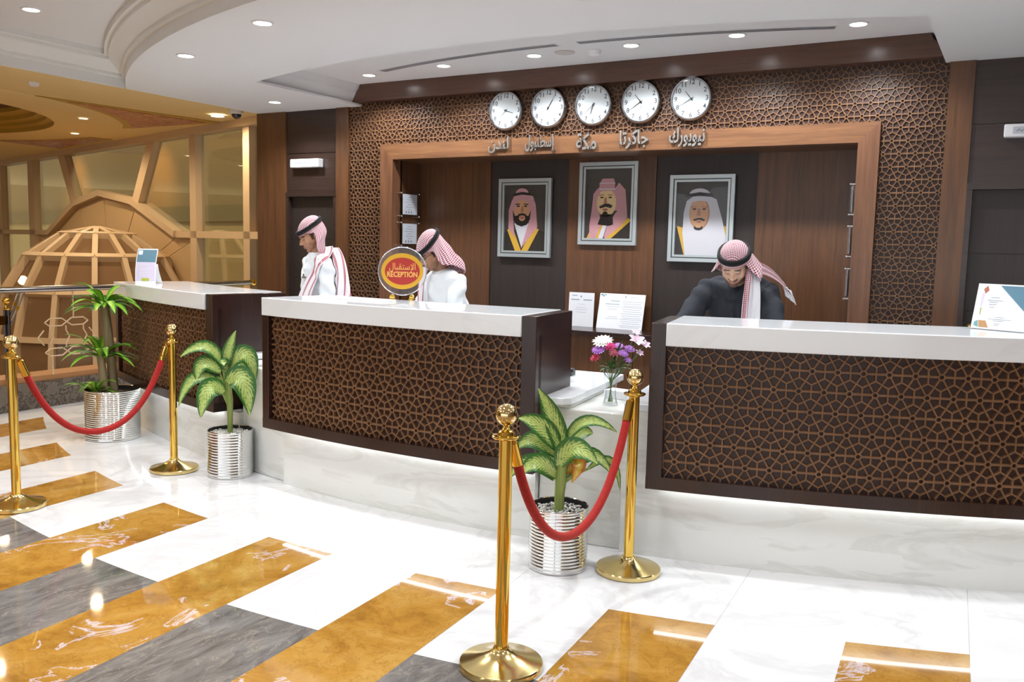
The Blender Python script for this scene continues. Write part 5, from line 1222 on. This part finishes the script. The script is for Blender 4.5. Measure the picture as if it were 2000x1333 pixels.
# ------------------------------------------------------------------ people
def remesh(mb, voxel, name, smooth_it=3, factor=0.5):
    me = mb.mesh('tmp_' + name, [], False); o = bpy.data.objects.new('tmp_' + name, me); COL.objects.link(o)
    md = o.modifiers.new('r', 'REMESH'); md.mode = 'VOXEL'; md.voxel_size = voxel; md.adaptivity = 0.0
    if smooth_it: sm = o.modifiers.new('s', 'SMOOTH'); sm.factor = factor; sm.iterations = smooth_it
    dg = bpy.context.evaluated_depsgraph_get(); dg.update()
    out = bpy.data.meshes.new_from_object(o.evaluated_get(dg)); bpy.data.objects.remove(o)
    out.polygons.foreach_set('use_smooth', [True] * len(out.polygons)); out.name = name; return out
def hand(mb, wrist, fdir, down, side, curl=0.35):
    """palm with five separate fingers; side=+1 thumb towards +s"""
    f = Vector(fdir).normalized(); dn = Vector(down).normalized(); s = f.cross(dn).normalized() * side
    w = Vector(wrist); mb.capsule(w - f * 0.02, w + f * 0.02, 0.027, 0.026)
    for k in range(4): u = (-0.028 + 0.0187 * k); mb.capsule(w + f * 0.02 + s * u * 0.7, w + f * 0.085 + s * u, 0.0145, 0.0125)
    for k, L in enumerate((0.060, 0.074, 0.080, 0.070)):
        u = -0.030 + 0.0205 * k; a = w + f * 0.088 + s * u * 1.05; sp = s * (u * 0.25)
        d1 = (f + sp + dn * curl * 0.5).normalized(); d2 = (f + sp + dn * curl * 1.5).normalized(); d3 = (f * 0.8 + sp + dn * curl * 2.4).normalized()
        b1 = a + d1 * L * 0.48; b2 = b1 + d2 * L * 0.3; b3 = b2 + d3 * L * 0.22
        mb.capsule(a, b1, 0.0092, 0.0085, 10); mb.capsule(b1, b2, 0.0085, 0.008, 10); mb.capsule(b2, b3, 0.008, 0.007, 10)
    a = w + f * 0.03 + s * 0.030; t1 = a + (f * 0.55 + s * 0.75 + dn * 0.2).normalized() * 0.040; t2 = t1 + (f * 0.9 + s * 0.35 + dn * 0.3).normalized() * 0.030
    mb.capsule(w + f * 0.01 + s * 0.012, a, 0.016, 0.014, 10); mb.capsule(a, t1, 0.0125, 0.0105, 10); mb.capsule(t1, t2, 0.0105, 0.0085, 10)
def build_person(label, loc, rotz, J, headR, robe, opts):
    """J: joints in the local frame (facing -Y); headR: head rotation matrix"""
    body = MB(); H = Vector(J['head'])
    HS = 1.06
    def hp(p): return H + headR @ Vector(p)
    E = lambda c, r: body.sphere(hp([a * HS for a in c]), tuple(a * HS for a in r), 20, 14, headR)
    E((0, 0.018, 0.045), (0.076, 0.096, 0.082)); E((0, -0.022, -0.02), (0.071, 0.072, 0.085)); E((0, -0.038, -0.072), (0.058, 0.048, 0.042)); E((0, -0.066, -0.102), (0.028, 0.022, 0.019))
    E((0.039, -0.055, -0.033), (0.027, 0.026, 0.030)); E((-0.039, -0.055, -0.033), (0.027, 0.026, 0.030)); E((0, -0.055, 0.035), (0.058, 0.040, 0.042))
    for sx in (-1, 1):
        E((sx * 0.030, -0.0855, 0.014), (0.024, 0.010, 0.008)); E((sx * 0.031, -0.0775, -0.004), (0.0155, 0.012, 0.0105)); E((sx * 0.075, 0.012, -0.012), (0.008, 0.018, 0.030))
        E((sx * 0.0115, -0.098, -0.040), (0.0085, 0.011, 0.0075))
    body.capsule(hp((0, -0.090, 0.008)), hp((0, -0.118, -0.036)), 0.008, 0.0115, 12); E((0, -0.110, -0.037), (0.0105, 0.010, 0.009))
    E((0, -0.089, -0.0655), (0.023, 0.011, 0.0058)); E((0, -0.088, -0.0765), (0.019, 0.011, 0.0065)); E((0, -0.082, -0.056), (0.022, 0.013, 0.010))
    body.capsule(hp((0, 0.02, -0.05)), J['neck'], 0.056, 0.058)
    nk, ch, pv = map(Vector, (J['neck'], J['chest'], J['pelvis']))
    body.capsule(nk, ch + (nk - ch) * 0.55, 0.066, 0.085); body.capsule(ch + Vector((0, 0, 0.05)), pv, 0.115, 0.10)
    for sx in (-1, 1):
        sh, el, wr = (Vector(J[k][0 if sx < 0 else 1]) for k in ('shoulder', 'elbow', 'wrist'))
        body.capsule(nk + (sh - nk) * 0.3 - Vector((0, 0, 0.02)), sh, 0.040, 0.046); body.capsule(ch + Vector((sx * 0.05, 0, 0.06)), sh, 0.07, 0.045)
        body.capsule(sh, el, 0.046, 0.038); body.capsule(el, wr, 0.037, 0.026)
        hand(body, wr, Vector(J['hdir'][0 if sx < 0 else 1]), (0, 0, -1), (-1 if sx < 0 else 1) * opts.get('thumb', 1))
        hipp = pv + Vector((sx * 0.09, 0, -0.03)); kn = Vector((sx * 0.10, J['knee_y'], 0.49)); an = Vector((sx * 0.11, J['ankle_y'], 0.09))
        body.capsule(hipp, kn, 0.078, 0.052); body.capsule(kn, an, 0.050, 0.034); body.capsule(an, an + Vector((0, -0.02, -0.05)), 0.034, 0.034); body.capsule(an + Vector((0, 0.02, -0.05)), an + Vector((sx * 0.02, -0.15, -0.058)), 0.032, 0.026)
    me = remesh(body, 0.0042, 'person', 3, 0.45)
    me.materials.append(M['skin'])
    # colours by place on the head
    col = me.color_attributes.new('Col', 'FLOAT_COLOR', 'POINT'); inv = headR.inverted()
    SK, SH, HAIR, LIP = opts['skin'], opts['stubble'], rgb(34, 24, 22), opts['lip']
    def mixc(a, b, t): return tuple(a[i] * (1 - t) + b[i] * t for i in range(3)) + (1,)
    data = []
    for v in me.vertices:
        p = (inv @ (v.co - H)) / HS; c = SK
        if p.length < 0.2:
            x, y, z = p; ax = abs(x)
            jaw = -0.050 - 0.55 * min(0, 0) ; fade = 0
            if z < -0.028 and y < 0.03 and z > -0.16:
                lim = -0.074 + 0.55 * max(0, ax - 0.016)   # beard edge rises to the ears
                if z < lim: fade = min(1, (lim - z) / 0.010)
                if z < -0.125: fade *= max(0, 1 + (z + 0.125) / 0.03)
            if y < -0.078 and -0.0635 < z < -0.0485 and ax < 0.029 and not (ax < 0.002): fade = max(fade, opts['moustache'])
            if y < -0.075 and ax < 0.008 and -0.094 < z < -0.084: fade = max(fade, opts['moustache'] * 0.8)
            c = mixc(SK, SH, fade * opts['beard'])
            if y < -0.088 and ax < 0.021 and -0.0815 < z < -0.0628: c = mixc(c, LIP, 0.75)
            if y < -0.088 and ax < 0.020 and abs(z + 0.0712) < 0.0014: c = mixc(c, rgb(90, 44, 42), 0.8)
            arch = 0.0185 - 0.22 * max(0, ax - 0.036)
            if y < -0.068 and 0.012 < ax < 0.053 and abs(z - arch) < 0.0042: c = mixc(c, HAIR, 0.85)
            if y < -0.074 and 0.016 < ax < 0.046 and abs(z + 0.0085 - 0.10 * abs(ax - 0.031)) < 0.0022: c = mixc(c, HAIR, 0.85)
            if y < -0.07 and ax < 0.047 and -0.022 < z < -0.010: c = mixc(c, rgb(140, 96, 76), 0.25)
            if z > 0.06 or (y > 0.03 and z > -0.06): c = HAIR
            if 0.055 < ax and -0.03 < y < 0.02 and -0.03 < z: c = mixc(c, HAIR, 0.8) if ax < 0.074 else c
        data += list(c)
    col.data.foreach_set('color', data)
    P = bpy.data.objects.new('person', me); COL.objects.link(P); P.location = loc; P.rotation_euler = (0, 0, rotz)
    P['label'] = label; P['category'] = 'person'; P['group'] = 'reception clerks behind the counters'
    # robe
    g = MB()
    g.capsule(nk + Vector((0, 0.004, -0.042)), ch + (nk - ch) * 0.5, 0.098, 0.13); 
    wv = opts.get('bulk', 1.0)
    g.sphere(ch, (0.185 * wv, 0.135 * wv, 0.20), 24, 16, Matrix.Rotation(opts.get('lean', 0), 3, 'X')); g.sphere(ch.lerp(pv, 0.5), (0.165 * wv, 0.135, 0.20), 24, 16, Matrix.Rotation(opts.get('lean', 0) * 0.7, 3, 'X')); g.sphere(pv, (0.178, 0.14, 0.17), 24, 16)
    for c_, r_ in opts.get('mass', []): g.sphere(c_, r_, 24, 16)
    rows = []
    for z, rx, ry in ((pv.z, 0.17, 0.135), (0.7, 0.185, 0.15), (0.4, 0.205, 0.17), (0.12, 0.225, 0.19), (0.10, 0.22, 0.185)):
        cy = pv.y + (J['ankle_y'] - pv.y) * (pv.z - z) / pv.z; rows.append([(rx * (1 + 0.04 * sin(5 * a)) * cos(a), cy + ry * (1 + 0.04 * sin(6 * a)) * sin(a), z) for a in [2 * pi * k / 40 for k in range(40)]])
    g.ring(rows)
    for sx in (-1, 1):
        sh, el, wr = (Vector(J[k][0 if sx < 0 else 1]) for k in ('shoulder', 'elbow', 'wrist'))
        g.capsule(nk + (sh - nk) * 0.3 + Vector((0, 0, -0.03)), sh, 0.082, 0.073); g.capsule(ch + Vector((sx * 0.07, 0, 0.08)), sh - Vector((0, 0, 0.02)), 0.10, 0.07)
        g.capsule(sh, el, 0.074 * opts.get('sleeve', 1), 0.062 * opts.get('sleeve', 1)); g.capsule(el, el.lerp(wr, 0.93), 0.060 * opts.get('sleeve', 1), 0.044)
    rb = remesh(g, 0.011, 'robe', 5, 0.5)
    rnd = random.Random(4)
    for v in rb.vertices:      # soft folds
        p = v.co; k = 0.004 * sin(p.x * 38 + 6 * sin(p.z * 7)) * (0.5 + 0.5 * sin(p.z * 9 + p.x * 6)) + 0.0035 * sin(p.z * 46 + p.x * 30 + 2.5 * sin(p.y * 22))
        v.co = p + v.normal * k * 1.7
    rb.materials.append(robe); ro = bpy.data.objects.new('robe', rb); COL.objects.link(ro); ro.parent = P
    # standing collar and placket
    up_ = (hp((0, 0.02, -0.06)) - nk).normalized(); cc_ = nk + up_ * 0.012; q = Vector((0, 0, 1)).rotation_difference(up_)
    b = MB(); R1, R2 = 0.076, 0.068
    b.ring([[cc_ + q @ Vector((rr * cos(a), rr * sin(a), z)) for a in [2 * pi * k / 36 for k in range(36)]] for rr, z in ((0.088, -0.022), (R1, 0.0), (R2, 0.028), (R2 - 0.004, 0.030), (R2 - 0.006, 0.02), (R2 - 0.002, -0.01))], True, False)
    part('collar', b, robe, P, True, 60, local=True)
    for sx in (-1, 1):
        b = MB(); an = Vector((sx * 0.11, J['ankle_y'], 0.0))
        b.ring([[(an.x + sx * 0.01 + rx * cos(a), an.y - 0.06 + 0.145 * sin(a), z) for a in [2 * pi * k / 24 for k in range(24)]] for rx, z in ((0.048, 0.0), (0.05, 0.02))])
        b.ring([[(an.x + sx * 0.01 + 0.046 * cos(a), an.y - 0.06 + 0.142 * sin(a) * 1.0, z) for a in [2 * pi * k / 24 for k in range(24)]] for z in (0.02, 0.035)] + [[(an.x + sx * 0.01 + 0.036 * cos(a), an.y - 0.05 + 0.12 * sin(a), 0.065) for a in [2 * pi * k / 24 for k in range(24)]]]); part('sandal', b, M['black'], P, local=True)
    # scarf: cap, short front edge, hanging sides and back, kept outside the robe and head
    bm_ = bmesh.new(); bm_.from_mesh(rb); bv1 = BVHTree.FromBMesh(bm_); bm_.free()
    bm_ = bmesh.new(); bm_.from_mesh(me); bv2 = BVHTree.FromBMesh(bm_); bm_.free()
    def push(p, off=0.009):
        for bv in (bv2, bv1):
            hit = bv.find_nearest(p)
            if hit[0] is not None:
                d = p - hit[0]
                if d.dot(hit[1]) < off and d.length < 0.16: p = hit[0] + hit[1] * off
        return p
    wdn = Vector((0, 0, -1)); NF = 96; RI_ = (0.090, 0.112)
    rz = opts.get('ring_z', 0.070); tilt = opts.get('ring_tilt', 0.10)
    def ringpt(phi, k=1.0, dz=0.0):
        x = RI_[0] * k * sin(phi); y = 0.010 - RI_[1] * k * cos(phi); return Vector((x, y, rz + tilt * (y - 0.01) + dz))
    b = MB(); P_, U_ = [], []
    def uvp(phi, s): return (phi * 0.115, s)
    for i in range(11):       # cap
        t = i / 10; row = []; ur = []
        for k in range(NF + 1):
            phi = -pi + 2 * pi * k / NF; a = t * pi / 2
            rp = ringpt(phi, sin(a)); rp.z = rz + tilt * (rp.y - 0.01) + 0.086 * cos(a); row.append(hp(rp)); ur.append((rp.x * 1.15, rp.y * 1.15))
        P_.append(row); U_.append(ur)
    b.grid(P_, U_)
    P_, U_ = [], []; ND = 26
    lenf = opts['length']
    for i in range(ND + 1):
        row = []; ur = []
        for k in range(NF + 1):
            phi = -pi + 2 * pi * k / NF; L = lenf(phi); s = L * i / ND
            rp = ringpt(phi, 1.0); p0 = hp(rp); fl = opts['flare'](phi)
            outd = headR @ Vector((sin(phi), -cos(phi), 0)).normalized(); hd = headR @ Vector((0, 0, -1))
            w = min(1, s / 0.16) if abs(phi) > 0.8 else 0.0
            d = (hd * (1 - w) + wdn * w).normalized()
            p = p0 + d * s + outd * (fl * min(s, 0.12) + 0.012 * sin(phi * 9 + s * 20) * min(1, s / 0.1) * (1 if abs(phi) > 0.9 else 0.15))
            if opts.get('warp'): p = opts['warp'](phi, s, p)
            p = push(p); row.append(p); ur.append(uvp(phi, s))
        P_.append(row); U_.append(ur)
    for _ in range(2):     # relax
        Q = [[p.copy() for p in r_] for r_ in P_]
        for i in range(2, ND):
            for k in range(1, NF): P_[i][k] = push((Q[i][k] * 2 + Q[i - 1][k] + Q[i + 1][k] + Q[i][k - 1] + Q[i][k + 1]) / 6, 0.007)
    b.grid(P_, U_)
    sc = part('headscarf', b, M['scarf'], P, True, 180, local=True); so = sc.modifiers.new('thickness', 'SOLIDIFY'); so.thickness = 0.003; so.offset = 1
    for nm, pts, wd, wv_, mat in opts.get('strips', []):
        b = MB(); n = 22; pts = [Vector(p) for p in pts]; P_, U_ = [], []
        def bez(t):
            m_ = len(pts) - 1; q_ = [p.copy() for p in pts]
            while len(q_) > 1: q_ = [q_[i].lerp(q_[i + 1], t) for i in range(len(q_) - 1)]
            return q_[0]
        for i in range(n + 1):
            t = i / n; c = bez(t); row = []; ur = []
            for j in range(9):
                u = j / 8 - 0.5; wdir = Vector(wd).normalized(); ww = wv_[0] * (1 - t) + wv_[1] * t
                pp = c + wdir * u * ww + Vector((0, -1, 0)) * 0.008 * sin(u * 13 + t * 3); row.append(push(pp, 0.012 + 0.004 * (j % 2))); ur.append((u * ww, t * 0.5))
            P_.append(row); U_.append(ur)
        b.grid(P_, U_); o = part(nm, b, mat, P, True, 180, local=True); so = o.modifiers.new('thickness', 'SOLIDIFY'); so.thickness = 0.004; so.offset = 1
    # agal: doubled black cord
    for dz, kk in ((0.004, 1.075), (0.0225, 1.045)):
        b = MB(); rows = []
        for k in range(64):
            phi = 2 * pi * k / 64; c = ringpt(phi, kk, dz); o_ = Vector((sin(phi), -cos(phi), 0)); rows.append([hp(c + o_ * 0.0098 * cos(a) + Vector((0, 0, 0.0098 * sin(a)))) for a in [2 * pi * j / 10 for j in range(10)]])
        b.ring(rows + [rows[0]], True, False); part('head_cord', b, M['blackcord'], P, local=True)
    return P, hp
RX = lambda a: Matrix.Rotation(a, 3, 'X'); RZ = lambda a: Matrix.Rotation(a, 3, 'Z'); RY = lambda a: Matrix.Rotation(a, 3, 'Y')
def smoothstep(a, b_, x): t = min(1, max(0, (x - a) / (b_ - a))); return t * t * (3 - 2 * t)
SKIN1 = rgb(176, 128, 98); SKIN3 = rgb(214, 172, 146)
# standing man on the left
PA, hpA = build_person('person standing at the left, white robe, checked headscarf, grey name badge, looking down', (-5.245, 5.765, 0), radians(-28),
    dict(head=(0, -0.055, 1.652), neck=(0, -0.01, 1.465), chest=(0, 0.0, 1.27), pelvis=(0, 0.02, 0.95), shoulder=((-0.185, 0.0, 1.405), (0.185, 0.0, 1.405)), elbow=((-0.245, 0.0, 1.13), (0.245, 0.0, 1.13)),
         wrist=((-0.16, -0.26, 0.885), (0.16, -0.26, 0.885)), hdir=((0.1, -1, -0.25), (-0.1, -1, -0.25)), knee_y=0.0, ankle_y=0.03),
    RZ(radians(-4)) @ RX(radians(24)), M['thobe_white'],
    dict(skin=SKIN1, stubble=rgb(120, 84, 66), lip=rgb(164, 98, 84), beard=0.4, moustache=0.7, ring_z=0.066, ring_tilt=0.22,
         length=lambda f: 0.013 + 0.025 * smoothstep(0.9, 1.4, abs(f)) + 0.20 * smoothstep(1.5, 1.95, abs(f)) + 0.12 * smoothstep(1.9, 2.8, abs(f)), flare=lambda f: 0.02 + 0.28 * smoothstep(0.9, 1.6, abs(f)),
         strips=[('scarf_end', [(0.10, 0.06, 1.56), (0.22, 0.03, 1.46), (0.19, -0.13, 1.33), (0.13, -0.175, 1.15), (0.12, -0.17, 1.02)], (0.75, 0.5, 0.1), (0.08, 0.14), M['scarf_stripe']),
                 ('scarf_end', [(0.05, 0.13, 1.55), (0.20, 0.13, 1.47), (0.27, 0.12, 1.33), (0.26, 0.11, 1.18), (0.27, 0.10, 1.14)], (0.45, 0.9, 0.0), (0.07, 0.19), M['scarf_stripe'])]))
b = MB(); b.obox((-0.075 + 0.15, -0.148, 1.295), (0.027, 0.006, 0), (0, 0.003, 0), (0, 0, 0.009)); part('name_badge', b, M['steel'], PA, False, local=True)
b = MB(); b.obox((0.06, -0.147, 1.315), (0.004, 0, 0), (0, 0.004, 0), (0, 0, 0.008)); part('pen_clip', b, M['black'], PA, False, local=True)
# man with glasses behind the sign
PB, hpB = build_person('person in white robe and glasses bending behind the round reception sign', (-3.87, 5.80, 0), radians(-26),
    dict(head=(0, -0.20, 1.540), neck=(0, -0.10, 1.37), chest=(0, -0.06, 1.19), pelvis=(0, 0.05, 0.92), shoulder=((-0.19, -0.07, 1.315), (0.19, -0.07, 1.315)), elbow=((-0.26, -0.16, 1.06), (0.26, -0.16, 1.06)),
         wrist=((-0.15, -0.44, 0.88), (0.15, -0.44, 0.88)), hdir=((0.1, -1, -0.2), (-0.1, -1, -0.2)), knee_y=0.02, ankle_y=0.05),
    RZ(radians(-6)) @ RX(radians(34)), M['thobe_white'],
    dict(skin=SKIN1, stubble=rgb(110, 78, 60), lip=rgb(164, 98, 84), beard=0.5, moustache=0.6, lean=radians(14), bulk=1.05, ring_z=0.066, ring_tilt=0.3,
         length=lambda f: 0.012 + 0.025 * smoothstep(0.9, 1.3, abs(f)) + 0.15 * smoothstep(1.35, 1.8, abs(f)) + 0.13 * smoothstep(1.8, 2.6, abs(f)), flare=lambda f: 0.02 + 0.28 * smoothstep(0.9, 1.6, abs(f)),
         warp=lambda f, s, p: p + Vector((0.05, 0.18, 0)) * smoothstep(0.05, 0.28, s) * smoothstep(1.2, 2.2, abs(f)),
         strips=[('scarf_end', [(-0.08, -0.20, 1.42), (-0.07, -0.25, 1.35), (-0.05, -0.26, 1.22), (-0.05, -0.26, 1.10)], (1, 0.2, 0), (0.07, 0.06), M['scarf_stripe'])]))
b = MB()
for sx in (-1, 1):
    c = (sx * 0.032, -0.103, -0.004); pts = [hpB((c[0] + 0.024 * cos(a), c[1] + 0.004 * abs(cos(a)), c[2] + 0.017 * sin(a))) for a in [2 * pi * k / 24 for k in range(25)]]; b.tube(pts, 0.0016, 6)
    b.tube([hpB((sx * 0.056, -0.100, 0.002)), hpB((sx * 0.078, -0.05, 0.002)), hpB((sx * 0.082, 0.01, -0.004))], 0.0018, 6)
b.tube([hpB((-0.009, -0.106, 0.0)), hpB((0, -0.110, 0.003)), hpB((0.009, -0.106, 0.0))], 0.0016, 6)
gl_ = part('glasses', b, M['black'], PB, local=True)
b = MB()
for sx in (-1, 1): b.add([hpB((sx * 0.032 + 0.023 * cos(a), -0.102, -0.004 + 0.016 * sin(a))) for a in [2 * pi * k / 20 for k in range(20)]], [tuple(range(20))])
part('lenses', b, M['glass'], gl_, False, local=True)
# man leaning over the right counter
PCc, hpC = build_person('person in charcoal robe and checked headscarf leaning forward over the right desk', (-1.625, 6.03, 0), radians(4),
    dict(head=(0.005, -0.435, 1.515), neck=(0, -0.29, 1.372), chest=(0, -0.19, 1.20), pelvis=(0, 0.05, 0.93), shoulder=((-0.20, -0.25, 1.33), (0.18, -0.25, 1.325)), elbow=((-0.335, -0.43, 1.09), (0.29, -0.43, 1.09)),
         wrist=((-0.22, -0.68, 0.88), (0.22, -0.68, 0.88)), hdir=((0.15, -1, -0.2), (-0.15, -1, -0.2)), knee_y=0.03, ankle_y=0.06),
    RZ(radians(4)) @ RX(radians(35)), M['thobe_dark'],
    dict(skin=SKIN3, stubble=rgb(96, 66, 52), lip=rgb(184, 118, 106), beard=0.9, moustache=1.0, lean=radians(28), bulk=1.12, mass=[((0, -0.20, 1.345), (0.21, 0.12, 0.10)), ((0.13, -0.23, 1.345), (0.12, 0.10, 0.085)), ((-0.13, -0.23, 1.345), (0.12, 0.10, 0.085))], sleeve=1.15, ring_z=0.066, ring_tilt=0.0,
         length=lambda f: 0.026 + (0.13 if f > 0 else 0.08) * smoothstep(0.95, 1.5, abs(f)) + 0.08 * smoothstep(1.6, 2.6, abs(f)), flare=lambda f: 0.08 + (0.6 if f > 0 else 0.30) * smoothstep(0.7, 1.4, abs(f)),
         strips=[('scarf_end', [(0.115, -0.42, 1.47), (0.15, -0.46, 1.40), (0.145, -0.50, 1.26), (0.15, -0.50, 1.10), (0.15, -0.48, 1.0)], (1, 0.3, 0), (0.06, 0.105), M['scarf_white']),
                 ('scarf_edge', [(0.105, -0.44, 1.50), (0.105, -0.50, 1.40), (0.10, -0.52, 1.26), (0.10, -0.51, 1.12), (0.10, -0.50, 1.0)], (1, 0.3, 0), (0.035, 0.035), M['scarf']),
                 ('scarf_end', [(0.11, -0.34, 1.50), (0.19, -0.28, 1.49), (0.27, -0.24, 1.43), (0.31, -0.24, 1.36)], (-0.55, 0.1, 0.85), (0.11, 0.075), M['scarf']),
                 ('scarf_tip', [(0.30, -0.24, 1.375), (0.325, -0.24, 1.33), (0.335, -0.24, 1.29)], (-0.8, 0.1, 0.6), (0.075, 0.09), M['scarf_white'])]))
b = MB(); b.tube([(0, -0.365, 1.345), (0, -0.375, 1.28), (0, -0.36, 1.15), (0, -0.32, 1.02)], 0.004, 6); part('placket', b, M['thobe_dark'], PCc, local=True)
